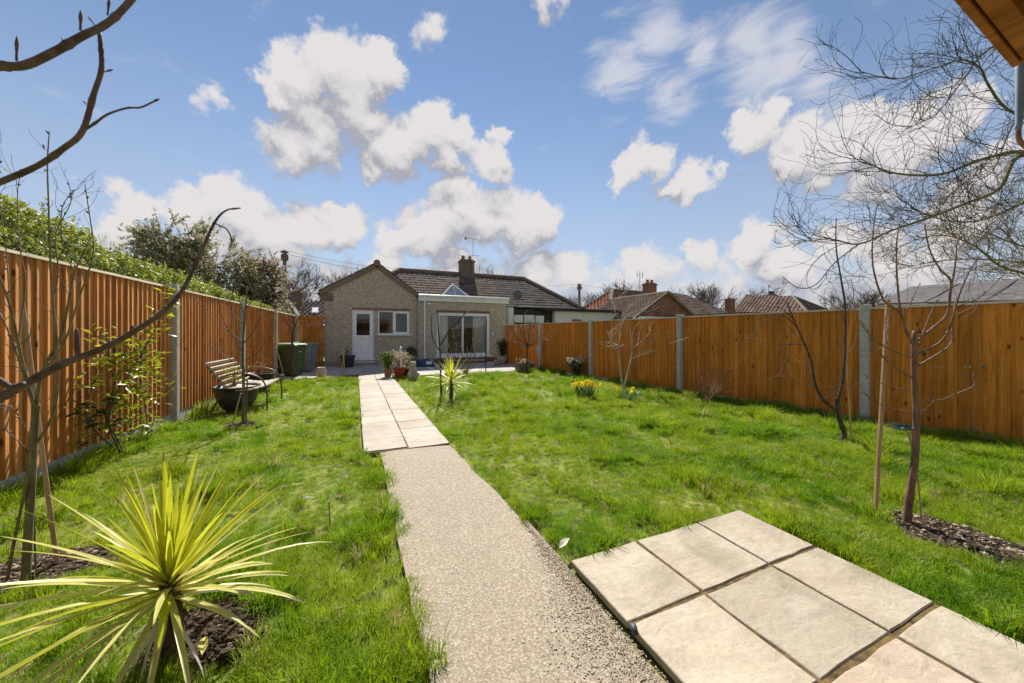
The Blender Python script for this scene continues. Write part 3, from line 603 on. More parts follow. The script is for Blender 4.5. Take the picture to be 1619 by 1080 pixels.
# loose pebbles washed onto the concrete beside the slabs
g = np.random.default_rng(4); n = 5200
yy = g.uniform(.7, 2.3, n); xx = 1.10 - np.abs(g.normal(0, .18, n)) * np.clip(2.2 - yy, .1, 1.3); ok = xx > .3
psrc = []
for i in range(4):
    b = MB(); b.ball((0, 0, 0), (1, .8, .55), jit=.2, rng=random.Random(i), seg=6, rings=4); psrc.append(b.mesh('pebble', M['pebble'], smooth=True))
scatter('pebbles', np.stack([xx, yy, np.full(n, .0195)], 1)[ok], g.uniform(0, 6.28, n)[ok], g.uniform(0, .4, n)[ok], g.uniform(.0018, .0048, n)[ok], g.integers(0, 4, n)[ok], psrc)

# ------------------------------------------------------------------ fences and gate
def board_mesh(name, h, w, mat, t0=.006, t1=.020):
    """feather-edged board: thick edge at -y, face towards +x"""
    b = MB(); b.hexa([(-.004, -w / 2, 0), (t1, -w / 2, 0), (t0, w / 2, 0), (-.004, w / 2, 0)], [(-.004, -w / 2, h), (t1, -w / 2, h), (t0, w / 2, h), (-.004, w / 2, h)]); return b.mesh(name, mat)
def build_fence(xf, posts, ys, ye, side, top, mat, label, gravel, t1, pitch, postw, proud):
    f = thing('fence', (xf(ys), ys, 0), label, 'fence', None)
    ang = math.atan((xf(10) - xf(0)) / 10); rz = -ang; rr = random.Random(int(side * 7 + 20))
    H = top - gravel - .03
    meshes = [board_mesh('board', H, pitch * 1.10, mat, .006, t1 * k) for k in (.9, 1, 1.12)]
    for i, y in enumerate(posts):
        b = MB(); b.box((xf(y) + side * proud / 2, y, top / 2 + .015), (.11 + proud, postw, top + .06), rz); b.build('post', M['conc'], f, bevel=.008)
    for y0, y1 in zip(posts[:-1], posts[1:]):
        a, c = y0 + postw / 2 + .004, y1 - postw / 2 - .004; a2 = max(a, ys)
        if c <= ys or a >= ye: continue
        c2 = min(c, ye); ym = (a2 + c2) / 2
        P = lambda y, dx, z: (xf(y) + dx, y, z)
        b = MB(); b.hexa([P(a2, -.03, -.05), P(a2, .02, -.05), P(c2, .02, -.05), P(c2, -.03, -.05)], [P(a2, -.03, gravel), P(a2, .02, gravel), P(c2, .02, gravel), P(c2, -.03, gravel)]); b.build('gravel_board', M['conc'], f)
        b = MB(); b.hexa([P(a2, -.04, top - .03), P(a2, .045, top - .03), P(c2, .045, top - .03), P(c2, -.04, top - .03)], [P(a2, -.03, top), P(a2, .035, top), P(c2, .035, top), P(c2, -.03, top)]); b.build('capping_rail', M['cap'], f)
        for z in (.35, 1.0, top - .25):
            b = MB(); b.hexa([P(a2, -side * .07, z), P(a2, -side * .012, z), P(c2, -side * .012, z), P(c2, -side * .07, z)], [P(a2, -side * .07, z + .07), P(a2, -side * .012, z + .03), P(c2, -side * .012, z + .03), P(c2, -side * .07, z + .07)]); b.build('rail', mat, f)
        n = max(1, round((c2 - a2) / pitch)); p = (c2 - a2) / n
        for k in range(n):
            y = a2 + p * (k + .5)
            o = obj('board', meshes[rr.randrange(3)], f, Vector((xf(y) + side * rr.uniform(-.001, .002), y, gravel)) - WL[f], (rr.uniform(-.003, .003), 0, rz + rr.uniform(-.012, .012)), (side, 1, 1 - rr.uniform(0, .002)))
    return f
build_fence(LFX, [1.0, 4.05, 7.07, 10.05, 12.95, 16.0], 1.6, 16.0, 1, 2.11, M['fence_l'], 'long orange brown featheredge board fence along the left, below the clipped hedge', .14, .036, .106, .09, .035)
RF = build_fence(RFX, [-.35, 2.82, 5.97, 9.0, 11.81, 14.8], -.3, 14.8, -1, 1.79, M['fence_r'], 'long golden orange board fence along the right with grey concrete posts', .07, .019, .101, .105, .05)
# knot holes in the near right bay
for i, (px, py) in enumerate(((1531, 580), (1556, 581), (1536, 677), (1547, 679))):
    d_ = D(px, py, 1.0) - Vector((0, 0, CAMH)); k_ = (7.21 + .1065 * 2.82) / (d_.x + .1065 * d_.y); q_ = Vector((0, 0, CAMH)) + d_ * k_; q_.x -= .021
    b = MB(); b.lathe((0, 0, 0), [(.001, .0), (.018, .001), (.030, .004), (.034, 0)], 9, sx=.9, sy=.55); b.v = [(q_.x - v[2], q_.y + v[0], q_.z + v[1]) for v in b.v]; b.build('knot', M['stake'], RF)
    b = MB(); b.lathe((0, 0, .0045), [(.001, .0), (.010, 0), (.015, -.002)], 8, sx=.62, sy=.55); b.v = [(q_.x - v[2], q_.y + v[0], q_.z + v[1]) for v in b.v]; b.build('knot_hole', M['darkwood'], RF)
gx0, gx1, gy = LFX(16.0) + .12, -1.52, 16.15
gt = thing('gate', ((gx0 + gx1) / 2, gy, 0), 'orange brown side gate with diagonal braces between the house and left fence', 'gate')
n = 9; w = (gx1 - gx0) / n; gm = MB(); gm.box((0, 0, 1.02), (w - .006, .018, 1.92)); gm = gm.mesh('board', M['gate'])
for i in range(n): obj('board', gm, gt, (gx0 + w * (i + .5) - WL[gt].x, rs.uniform(-.002, .002), 0))
for z in (.25, 1.02, 1.82):
    b = MB(); b.box(((gx0 + gx1) / 2, gy - .03, z), (gx1 - gx0, .035, .09)); b.build('rail', M['gate'], gt)
for z0, z1 in ((.31, .96), (1.08, 1.76)):
    b = MB(); b.bar((gx0 + .06, gy - .031, z0), (gx1 - .06, gy - .031, z1), .085, .03, up=(0, 1, 0)); b.build('brace', M['gate'], gt)
b = MB(); b.box(((gx0 + gx1) / 2, gy, 2.045), (gx1 - gx0 + .2, .08, .12)); b.build('lintel', M['gate'], gt)
b = MB(); b.box((gx1 - .09, gy - .055, 1.02), (.14, .014, .035)); b.build('latch', M['steel'], gt)
for z in (.25, 1.82):
    b = MB(); b.box((gx1 - .2, gy - .052, z), (.3, .008, .03)); b.build('hinge', M['steel'], gt)

# ------------------------------------------------------------------ roofs
def clip(poly, keep):                        # Sutherland-Hodgman, keep(p) signed distance >= 0
    out = []
    for i in range(len(poly)):
        p, q = poly[i], poly[(i + 1) % len(poly)]; a, c = keep(p), keep(q)
        if a >= 0: out.append(p)
        if (a >= 0) != (c >= 0):
            t = a / (a - c); out.append(tuple(lerp(p[j], q[j], t) for j in range(len(p))))
    return out
def tiled(mb, corners, tw=.30, th=.32, roll=.018, lip=.020):
    """corners: convex, planar, corners[0]->corners[1] is the eave; tiles are rolled and lapped"""
    C = [Vector(c) for c in corners]; U = (C[1] - C[0]).normalized(); Nn = U.cross(C[2] - C[0]).normalized()
    if Nn.z < 0: Nn = -Nn
    V = Nn.cross(U).normalized()
    if V.dot(C[2] - C[0]) < 0: V = -V
    P2 = [((c - C[0]).dot(U), (c - C[0]).dot(V)) for c in C]; area = sum(P2[i][0] * P2[(i + 1) % len(P2)][1] - P2[(i + 1) % len(P2)][0] * P2[i][1] for i in range(len(P2))); sg = 1 if area > 0 else -1
    def inside(poly):
        for i in range(len(P2)):
            a, c = P2[i], P2[(i + 1) % len(P2)]
            poly = clip(poly, lambda p: sg * ((c[0] - a[0]) * (p[1] - a[1]) - (c[1] - a[1]) * (p[0] - a[0])))
            if len(poly) < 3: return []
        return poly
    umin, umax, vmax = min(p[0] for p in P2), max(p[0] for p in P2), max(p[1] for p in P2)
    prof = [(0, 0), (.5, 0), (.66, 1), (.84, 1), (1, 0)]
    r = random.Random(int(abs(C[0].x * 100)) + 3)
    for j in range(int(vmax / th) + 1):
        for i in range(int((umax - umin) / tw) + 2):
            u0 = umin + i * tw; v0 = j * th; jz = r.uniform(0, .008)
            for k in range(4):
                (a0, h0), (a1, h1) = prof[k], prof[k + 1]
                poly = inside([(u0 + a0 * tw, v0, h0), (u0 + a1 * tw, v0, h1), (u0 + a1 * tw, v0 + th * 1.04, h1), (u0 + a0 * tw, v0 + th * 1.04, h0)])
                if len(poly) < 3: continue
                P = [C[0] + U * p[0] + V * p[1] + Nn * (p[2] * roll + lip * (1 - (p[1] - v0) / th) + jz) for p in poly]
                mb.add(P, [tuple(range(len(P)))])
                q = [p for p in poly if abs(p[1] - v0) < 1e-5]
                if len(q) == 2:
                    A = [C[0] + U * p[0] + V * p[1] + Nn * (p[2] * roll + lip + jz) for p in q]; mb.add([A[0], A[1], A[1] - Nn * (lip + .02), A[0] - Nn * (lip + .02)], [(0, 1, 2, 3)])
    mb.add([c - Nn * .03 for c in C], [tuple(range(len(C)))])
def ridge(mb, a, c, r=.13, step=.45):
    a, c = Vector(a), Vector(c); L = (c - a).length; n = max(1, int(L / step)); d = (c - a) / n
    for i in range(n):
        p, q = a + d * i, a + d * (i + 1.04)
        mb.tube([p + Vector((0, 0, -.02)), q + Vector((0, 0, -.02))], [r * 1.04, r * .96], 8)
def chimney(parent, c, w, d, z0, z1, mat, pots, nm='chimney', potmat='terracotta'):
    b = MB(); b.box((c[0], c[1], (z0 + z1) / 2), (w, d, z1 - z0)); b.box((c[0], c[1], z1 - .08), (w + .1, d + .1, .1)); b.box((c[0], c[1], z1 + .02), (w - .08, d - .08, .07)); ch = b.build(nm, mat, parent)
    for i in range(pots):
        x = c[0] + (i - (pots - 1) / 2) * w * .5; b = MB(); b.lathe((x, c[1], z1 + .05), [(.001, 0), (.13, 0), (.11, .22), (.13, .26), (.10, .27), (.001, .2)], 10); b.build('chimney_pot', M[potmat], ch)
    return ch

# ------------------------------------------------------------------ the bungalow
YG, YE, YM, YR = 16.4, 16.2, 18.9, 22.4      # gable wall, extension wall, main eave, main ridge
bg = thing('bungalow', (2, YG, 0), 'pebbledashed bungalow with gable, white back door and sliding patio doors', 'house')
def g2(px, py, Y=YG): p = PY(px, py, Y); return p.x, p.z
def wall_open(mb, x0, x1, z0, z1, ops, y, rev=.10):
    xs = sorted({x0, x1, *[o[0] for o in ops], *[o[1] for o in ops]}); zs = sorted({z0, z1, *[o[2] for o in ops], *[o[3] for o in ops]})
    for a, c in zip(xs[:-1], xs[1:]):
        for e, f in zip(zs[:-1], zs[1:]):
            mx, mz = (a + c) / 2, (e + f) / 2
            if any(o[0] < mx < o[1] and o[2] < mz < o[3] for o in ops): continue
            mb.quad((a, y, e), (c, y, e), (c, y, f), (a, y, f))
    for a, c, e, f in ops:
        mb.quad((a, y, e), (a, y + rev, e), (a, y + rev, f), (a, y, f)); mb.quad((c, y, e), (c, y, f), (c, y + rev, f), (c, y + rev, e))
        mb.quad((a, y, f), (a, y + rev, f), (c, y + rev, f), (c, y, f)); mb.quad((a, y, e), (c, y, e), (c, y + rev, e), (a, y + rev, e))
GX0, _ = g2(513, 500); GX1, _ = g2(661, 500)
AX, AZ = g2(596, 418); EL = g2(505, 462); ER = g2(664, 468)
EZ = (EL[1] + ER[1]) / 2
dx0, dz1 = g2(557, 490); dx1, dz0 = g2(591, 571.5); wx0, wz1 = g2(597.5, 491); wx1, wz0 = g2(647.5, 529)
wx0 = max(wx0, dx1 + .0); dz0 = .27
b = MB(); ZW = EZ - .10
wall_open(b, GX0, GX1, -.05, ZW, [(dx0, dx1, dz0, dz1), (wx0, wx1, wz0, dz1)], YG)
b.quad((GX0, YG, ZW), (GX1, YG, ZW), (lerp(GX1, AX, .02), YG, EZ), (AX, YG, AZ - .05), (lerp(GX0, AX, .02), YG, EZ))
b.quad((GX0, YG, -.05), (GX0, YG, EZ), (GX0, YG + 6, EZ), (GX0, YG + 6, -.05)); b.quad((GX1, YG, -.05), (GX1, YG + 6, -.05), (GX1, YG + 6, EZ), (GX1, YG, EZ))
b.build('gable_wall', M['dash'], bg)
b = MB(); b.box(((GX0 + GX1) / 2, YG - .012, .07), (GX1 - GX0 + .02, .05, .24)); b.build('plinth', M['mortar'], bg)
# gable roof: two tiled slopes with a mortared verge
GB = YG + 6.2; yv = YG - .07
for s, E_ in ((-1, EL), (1, ER)):
    ex, ez = E_[0], EZ - .02
    b = MB(); tiled(b, [(ex, yv, ez), (ex, GB, ez), (AX, GB, AZ), (AX, yv, AZ)] if s > 0 else [(ex, GB, ez), (ex, yv, ez), (AX, yv, AZ), (AX, GB, AZ)]); tag(b.build('roof_slope', M['tile_brown'], bg), kind='stuff')
    b = MB(); d = Vector((AX - ex, 0, AZ - ez)).normalized(); n_ = Vector((-d.z, 0, d.x)) * (1 if d.x > 0 else -1)
    a_, c_ = Vector((ex, YG - .045, ez)), Vector((AX, YG - .045, AZ))
    b.hexa([a_ - n_ * .13, a_ - n_ * .13 + Vector((0, -.05, 0)), a_ + n_ * .05 + Vector((0, -.05, 0)), a_ + n_ * .05], [c_ - n_ * .13, c_ - n_ * .13 + Vector((0, -.05, 0)), c_ + n_ * .05 + Vector((0, -.05, 0)), c_ + n_ * .05]); b.build('verge', M['verge'], bg)
    b = MB(); nt_ = int((c_ - a_).length / .32)
    for i in range(nt_):
        p, q = a_.lerp(c_, i / nt_), a_.lerp(c_, (i + 1.0) / nt_); o_ = Vector((0, -.045, 0))
        b.hexa([p + n_ * .051 + o_ * 1.5, p + n_ * .051 - o_ * 3, q + n_ * .051 - o_ * 3, q + n_ * .051 + o_ * 1.5], [p + n_ * .10 + o_ * 1.5, p + n_ * .10 - o_ * 3, q + n_ * .075 - o_ * 3, q + n_ * .075 + o_ * 1.5])
    tag(b.build('verge_tiles', M['tile_brown'], bg), kind='stuff')
b = MB(); ridge(b, (AX, YG - .14, AZ + .07), (AX, GB, AZ + .07), .14); tag(b.build('ridge_tiles', M['ridge'], bg), kind='stuff')
b = MB(); b.box(((EL[0] + GX0) / 2 + .17, YG + .1, EZ - .20), (GX0 - EL[0] + .30, .26, .34)); b.build('eave_box', M['soffit'], bg)
b = MB(); b.tube([(EL[0] - .02, YG - .05, EZ - .06), (EL[0] - .02, YG + 6, EZ - .06)], .055, 8); b.build('gutter', M['black'], bg)

def frame(mb, x0, x1, z0, z1, y, w=.06, d=.07):
    mb.box(((x0 + x1) / 2, y, z0 + w / 2), (x1 - x0, d, w)); mb.box(((x0 + x1) / 2, y, z1 - w / 2), (x1 - x0, d, w))
    mb.box((x0 + w / 2, y, (z0 + z1) / 2), (w, d, z1 - z0 - 2 * w)); mb.box((x1 - w / 2, y, (z0 + z1) / 2), (w, d, z1 - z0 - 2 * w))
def pane(parent, x0, x1, z0, z1, y):
    b = MB(); b.box(((x0 + x1) / 2, y, (z0 + z1) / 2), (x1 - x0, .006, z1 - z0)); return b.build('pane', M['glass'], parent)
# back door
yd = YG + .055
b = MB(); frame(b, dx0 + .002, dx1 - .002, dz0 + .002, dz1 - .002, yd, .055, .075); dr = b.build('door', M['upvc'], bg, bevel=.006); dr['label'] = 'white back door glazed above and panelled below'
a0, a1, c0, c1 = dx0 + .06, dx1 - .06, dz0 + .06, dz1 - .06; zm = lerp(c0, c1, .46)
b = MB(); W = .105; y2 = yd - .012
b.box(((a0 + a1) / 2, y2, c0 + .08), (a1 - a0, .05, .16)); b.box(((a0 + a1) / 2, y2, c1 - W / 2), (a1 - a0, .05, W)); b.box(((a0 + a1) / 2, y2, zm), (a1 - a0, .05, .13))
for x in (a0 + W / 2, a1 - W / 2): b.box((x, y2, (c0 + .16 + zm - .065) / 2), (W, .05, zm - .065 - c0 - .16)); b.box((x, y2, (zm + .065 + c1 - W) / 2), (W, .05, c1 - W - zm - .065))
b.build('door_leaf', M['upvc'], dr, bevel=.008)
b = MB(); b.box(((a0 + a1) / 2, y2 + .006, (c0 + .16 + zm - .065) / 2), (a1 - a0 - 2 * W, .02, zm - .065 - c0 - .16)); b.box(((a0 + a1) / 2, y2 - .006, (c0 + .16 + zm - .065) / 2), (a1 - a0 - 2 * W - .12, .02, zm - .065 - c0 - .28)); b.build('door_panel', M['upvc'], dr, bevel=.006)
pane(dr, a0 + W, a1 - W, zm + .065, c1 - W, y2 + .005)
b = MB(); b.box((a1 - .055, y2 - .035, zm + .02), (.03, .02, .20)); b.tube([(a1 - .055, y2 - .045, zm + .06), (a1 - .055, y2 - .075, zm + .06), (a1 - .17, y2 - .075, zm + .06)], .009, 6); b.build('handle', M['upvc'], dr)
b = MB(); b.box(((dx0 + dx1) / 2, YG - .04, dz0 - .012), (dx1 - dx0 + .12, .2, .04)); b.build('threshold', M['sill'], bg, bevel=.006)
b = MB(); b.box(((dx0 + dx1) / 2, YG - .22, .09), (dx1 - dx0 + .06, .38, .16)); st = b.build('step', M['mortar'], bg)
b = MB(); b.box(((dx0 + dx1) / 2, YG - .23, .185), (dx1 - dx0 + .08, .42, .032)); b.build('tread', M['sill'], st, bevel=.004)
# kitchen window
b = MB(); frame(b, wx0 + .002, wx1 - .002, wz0 + .002, dz1 - .002, yd, .055, .07); xm = g2(622.5, 510)[0]; b.box((xm, yd, (wz0 + dz1) / 2), (.07, .07, dz1 - wz0 - .12)); wn = b.build('window', M['upvc'], bg, bevel=.005)
pane(wn, wx0 + .055, xm - .035, wz0 + .055, dz1 - .055, yd)
b = MB(); frame(b, xm + .032, wx1 - .05, wz0 + .05, dz1 - .05, yd - .014, .06, .07); sh_ = b.build('sash', M['upvc'], wn, bevel=.006)
pane(wn, xm + .09, wx1 - .11, wz0 + .11, dz1 - .11, yd)
b = MB(); b.box(((wx0 + wx1) / 2 + .02, YG - .03, wz0 - .02), (wx1 - wx0 + .10, .16, .05)); b.build('sill', M['sill'], wn, bevel=.006)
# soldier-course lintels, one brick at a time in one strip
def lintel(x0, x1, z, y, h=.11):
    b = MB(); b.box(((x0 + x1) / 2, y - .004, z + h / 2), (x1 - x0, .024, h)); l = b.build('lintel', M['mortar'], bg); n = int((x1 - x0) / .075); b = MB()
    for i in range(n): b.box((x0 + (i + .5) * (x1 - x0) / n, y - .012, z + h / 2), ((x1 - x0) / n - .010, .026, h - .008))
    tag(b.build('bricks', M['brick'], l), kind='stuff')
lintel(dx0, wx1 + .02, dz1 + .004, YG)
# --- flat-roofed extension with sliding doors and roof lantern
EX0 = GX1 - .02; EX1 = PY(800, 520, YE).x; FZ1 = PY(662, 464.5, YE).z; FZ0 = PY(662, 475.5, YE).z
sx0, sz1 = g2(690.5, 494, YE); sx1, sz0 = g2(774, 562, YE)
b = MB(); wall_open(b, EX0, EX1, -.05, FZ0 + .01, [(sx0, sx1, sz0, sz1)], YE, .12)
b.quad((EX1, YE, -.05), (EX1, YE + 3.2, -.05), (EX1, YE + 3.2, FZ0), (EX1, YE, FZ0)); b.quad((EX0, YE, -.05), (EX0, YE, FZ0), (EX0, YG, FZ0), (EX0, YG, -.05))
b.build('extension_wall', M['dash'], bg)
b = MB(); b.box(((EX0 + EX1) / 2, YE - .012, .09), (EX1 - EX0 + .02, .05, .26)); b.build('plinth', M['brick'], bg)
b = MB(); b.box(((EX0 + EX1) / 2, YE + 1.55, FZ1 - .03), (EX1 - EX0 + .02, 3.16, .06)); b.build('flat_roof', M['felt'], bg)
xa, xb = PY(662, 470, YE).x - .02, PY(803, 475, YE).x
b = MB(); b.box(((xa + xb) / 2, YE - .05, (FZ0 + FZ1) / 2), (xb - xa, .10, FZ1 - FZ0)); b.build('fascia', M['fascia'], bg)
b = MB(); b.box(((xa + xb) / 2, YE - .14, FZ1 - .075), (xb - xa + .04, .10, .085)); b.build('gutter', M['upvc'], bg, bevel=.02)
px_ = PY(671, 500, YE).x
b = MB(); b.tube([(px_, YE - .14, FZ1 - .10), (px_, YE - .11, FZ1 - .2), (px_, YE - .065, FZ0 - .14), (px_, YE - .065, .18), (px_, YE - .14, .07)], .036, 10); b.build('downpipe', M['upvc'], bg, smooth=True)
lx0, lx1, lxm = PY(697, 465, 17.5).x, PY(743, 465, 17.5).x, PY(715.5, 450, 17.9); lz = FZ1 + .02; la = (lxm.x, 17.9, PY(715.5, 449.5, 17.9).z)
b = MB(); Q = [(lx0, 17.3, lz), (lx1, 17.3, lz), (lx1, 18.5, lz), (lx0, 18.5, lz)]
for p in Q: b.tube([p, la], .03, 5)
for p, q in zip(Q, Q[1:] + Q[:1]): b.tube([p, q], .04, 5)
for p, q in ((Q[0], Q[1]), (Q[1], Q[2]), (Q[3], Q[0])): b.tube([tuple((Vector(p) + Vector(q)) / 2), la], .02, 5)
lt = b.build('roof_lantern', M['upvc'], bg)
for p, q in zip(Q, Q[1:] + Q[:1]):
    b = MB(); b.quad(p, q, la); b.build('pane', M['lead'], lt)
lintel(sx0 - .02, sx1 + .02, sz1 + .004, YE)
ys = YE + .06; b = MB(); frame(b, sx0 + .002, sx1 - .002, sz0 + .002, sz1 - .002, ys, .06, .09); sd = b.build('sliding_door', M['upvc'], bg, bevel=.006)
xm = PY(732, 530, YE).x
for (u0, u1, yo) in ((sx0 + .055, xm + .05, .02), (xm - .05, sx1 - .055, -.022)):
    b = MB(); frame(b, u0, u1, sz0 + .055, sz1 - .055, ys + yo, .085, .04); lf_ = b.build('door_leaf', M['upvc'], sd, bevel=.005); pane(lf_, u0 + .085, u1 - .085, sz0 + .14, sz1 - .14, ys + yo)
b = MB(); b.box((xm + .0, ys - .055, lerp(sz0, sz1, .45)), (.03, .03, .22)); b.build('handle', M['upvc'], sd)
b = MB(); b.box(((sx0 + sx1) / 2, YE - .04, sz0 - .02), (sx1 - sx0 + .14, .16, .05)); b.build('sill', M['upvc'], bg)
b = MB(); b.box((lerp(sx0, sx1, .48), YE - .35, .07), ((sx1 - sx0) * .72, .6, .12)); st = b.build('step', M['brick'], bg)
b = MB(); b.box((lerp(sx0, sx1, .48), YE - .36, .145), ((sx1 - sx0) * .74, .64, .03)); b.build('tread', M['slab_grey'], st)
# rooms behind the glass, and curtains
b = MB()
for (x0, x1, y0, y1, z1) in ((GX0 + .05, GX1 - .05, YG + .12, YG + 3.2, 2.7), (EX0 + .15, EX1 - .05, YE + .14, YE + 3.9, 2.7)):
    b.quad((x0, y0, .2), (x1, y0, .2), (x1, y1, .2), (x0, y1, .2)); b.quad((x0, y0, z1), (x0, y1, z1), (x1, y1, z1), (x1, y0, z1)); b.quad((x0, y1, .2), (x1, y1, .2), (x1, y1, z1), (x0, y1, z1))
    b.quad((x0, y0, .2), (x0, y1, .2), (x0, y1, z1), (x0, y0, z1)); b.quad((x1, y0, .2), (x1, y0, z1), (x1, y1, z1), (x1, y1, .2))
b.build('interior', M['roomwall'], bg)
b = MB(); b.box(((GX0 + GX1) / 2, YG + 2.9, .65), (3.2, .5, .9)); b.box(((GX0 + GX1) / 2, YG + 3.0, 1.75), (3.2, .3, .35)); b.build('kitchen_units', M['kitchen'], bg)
b = MB(); b.box((lerp(sx0, sx1, .5), YE + 2.2, .65), (2.4, .8, .8)); b.build('sofa', M['kitchen'], bg)
def curtain(x0, x1, z0, z1, y):
    b = MB(); n = max(8, int((x1 - x0) / .03)); vs = []
    for i in range(n + 1):
        x = lerp(x0, x1, i / n); yy = y + .035 * math.sin(i * 1.35) + .012 * math.sin(i * 3.1); vs += [(x, yy, z0), (x, yy + .01, z1)]
    b.add(vs, [(2 * i, 2 * i + 2, 2 * i + 3, 2 * i + 1) for i in range(n)]); b.build('curtain', M['curtain'], bg, smooth=True)
curtain(sx0 + .07, lerp(sx0, sx1, .22), .22, 2.55, YE + .26); curtain(lerp(sx0, sx1, .70), sx1 - .03, .22, 2.55, YE + .26)
b = MB(); p = PY(778.5, 527, YE); b.box((p.x, YE - .02, p.z + .02), (.07, .04, .09)); b.lathe((p.x, YE - .09, p.z - .11), [(.001, 0), (.05, .01), (.06, .05), (.035, .12), (.001, .13)], 10); b.tube([(p.x, YE - .04, p.z + .02), (p.x, YE - .09, p.z + .03)], .012, 5); b.build('wall_lamp', M['whitepl'], bg)
b = MB(); p = PY(678, 480.5, YE); b.box((p.x, YE - .05, p.z), (.17, .10, .08)); b.build('sensor', M['sill'], bg, bevel=.01)
# --- main roof over the pair: brown half and grey half, hip at the right end
ZR = PY(725, 433.5, YR).z; ZE = PY(868, 487, YM).z; XL = PY(632, 426, YR).x; XR = PY(827, 441, YR).x; XC = PY(922, 488, YM).x; XS = PY(770, 436, YR).x; XSe = XS
e0 = XL - 3.3
b = MB(); tiled(b, [(e0, YM, ZE), (XSe, YM, ZE), (XS, YR, ZR), (XL, YR, ZR)]); tag(b.build('main_roof', M['tile_brown'], bg), kind='stuff')
b = MB(); tiled(b, [(XSe, YM, ZE), (XC, YM, ZE), (XR, YR, ZR), (XS, YR, ZR)]); tag(b.build('main_roof', M['tile_grey'], bg), kind='stuff')
YB = 2 * YR - YM
b = MB(); tiled(b, [(XC, YM, ZE), (XC, YB, ZE), (XR, YR, ZR)]); b.add([(e0, YB, ZE), (XC, YB, ZE), (XR, YR, ZR), (XL, YR, ZR)], [(0, 1, 2, 3)]); b.add([(e0, YM, ZE), (e0, YB, ZE), (XL, YR, ZR)], [(0, 1, 2)]); tag(b.build('hip_roof', M['tile_grey'], bg), kind='stuff')
b = MB(); ridge(b, (XL, YR, ZR + .05), (XR, YR, ZR + .05)); ridge(b, (XR, YR, ZR + .05), (XC, YM, ZE + .05)); ridge(b, (XL, YR, ZR + .05), (e0, YM, ZE + .05)); tag(b.build('ridge_tiles', M['ridge'], bg), kind='stuff')
b = MB(); b.box(((e0 + XC) / 2, (YM + YB) / 2 + .15, (ZE - .15) / 2), (XC - e0 - .7, YB - YM - .5, ZE - .15)); b.build('house_wall', M['dash'], bg)
c0_ = PY(737.5, 424, YR); chw = PY(750, 424, YR).x - PY(725.5, 424, YR).x
ch = chimney(bg, (c0_.x, YR), chw * .88, .6, ZR - .3, PY(737, 412.5, YR).z, M['chim'], 2)
b = MB(); ax = PY(748, 400, YR - .35).x; ay = YR - .35; az = lambda py: PY(748, py, ay).z
b.tube([(ax, ay, az(432)), (ax, ay, az(378))], .018, 5)
for py, l, tilt in ((378, 1.0, .09), (404, .75, .04)):
    z = az(py); b.tube([(ax - l * .5, ay + .2, z + tilt), (ax + l * .45, ay - .2, z - tilt)], .012, 4)
    for i in range(9):
        t = i / 8; x, y = lerp(ax - l * .5, ax + l * .45, t), lerp(ay + .2, ay - .2, t); b.tube([(x - .05, y - .12, z + lerp(tilt, -tilt, t)), (x + .05, y + .12, z + lerp(tilt, -tilt, t))], .007, 3)
b.box((ax - .45, ay + .2, az(377)), (.10, .2, .16)); ax2 = PY(725, 404, ay).x
b.tube([(ax2, ay, az(424)), (ax2, ay, az(405)), (ax2 + .75, ay, az(409))], .014, 4)
for i in range(5): x = ax2 + .15 + i * .12; b.tube([(x, ay - .14, az(406) - .03 * i), (x, ay + .14, az(406) - .03 * i)], .007, 3)
b.build('aerial', M['steel'], ch)
# --- the neighbour's half below the same roof: dark glazed back, white garage wall, satellite dish
nb = thing('neighbouring_extension', tuple(PY(845, 528, 18.4))[:2] + (0,), 'dark timbered back extension of the neighbouring half, seen above the right fence', 'house')
q = lambda px, py, Y=18.45: PY(px, py, Y)
def slabq(mb, px0, px1, py0, py1, Y, d):
    a, c = q(px0, py0, Y), q(px1, py1, Y); z0 = c.z if py1 < 520 else 0
    mb.box(((a.x + c.x) / 2, Y + d / 2, (a.z + z0) / 2), (c.x - a.x, d, a.z - z0))
b = MB(); slabq(b, 811, 877, 489, 525, 18.50, .1); b.build('back_wall', M['darkwood'], nb)
b = MB(); slabq(b, 813, 827, 498, 510, 18.47, .03); slabq(b, 829, 845, 498, 510, 18.47, .03); slabq(b, 847, 860, 499, 510, 18.47, .03); wnn = b.build('window', M['upvc'], nb)
for a_, c_ in ((814, 826), (830, 844), (848, 859)): 
    b = MB(); p0, p1 = q(a_, 499), q(c_, 509.5); b.box(((p0.x + p1.x) / 2, 18.462, (p0.z + p1.z) / 2), (p1.x - p0.x, .006, p0.z - p1.z)); b.build('pane', M['glass'], wnn)
b = MB(); slabq(b, 802, 812, 486, 560, 18.30, .2); b.build('white_pilaster', M['white'], nb)
b = MB(); x_ = q(805.5, 500, 18.2).x; b.tube([(x_, 18.24, 2.9), (x_, 18.24, .3)], .05, 8)
for py in (492, 502): p = q(805.5, py, 18.2); b.ball(p, .07)
b.build('downpipe', M['upvc'], nb)
b = MB(); b.tube([(XSe + .6, YM - .10, ZE - .04), (XC + .1, YM - .10, ZE - .04)], .07, 8); b.build('gutter', M['black'], nb)
b = MB(); p = PY(818, 466, YM - .2); b.lathe((0, 0, 0), [(.001, .06), (.17, .045), (.30, 0), (.305, -.01), (.17, .03), (.001, .045)], 16); 
vv = [p + Matrix.Rotation(R(80), 3, 'X') @ Vector(v) for v in b.v]; b.v = [tuple(v) for v in vv]; b.tube([p, p + Vector((0, -.35, -.12))], .012, 4); b.box(p + Vector((0, -.36, -.12)), (.08, .1, .06)); b.tube([p + Vector((0, .05, 0)), p + Vector((.12, .15, -.15)), p + Vector((.12, .15, -.75)), p + Vector((-.3, .1, -.9))], .02, 5)
b.build('satellite_dish', M['dish'], nb)
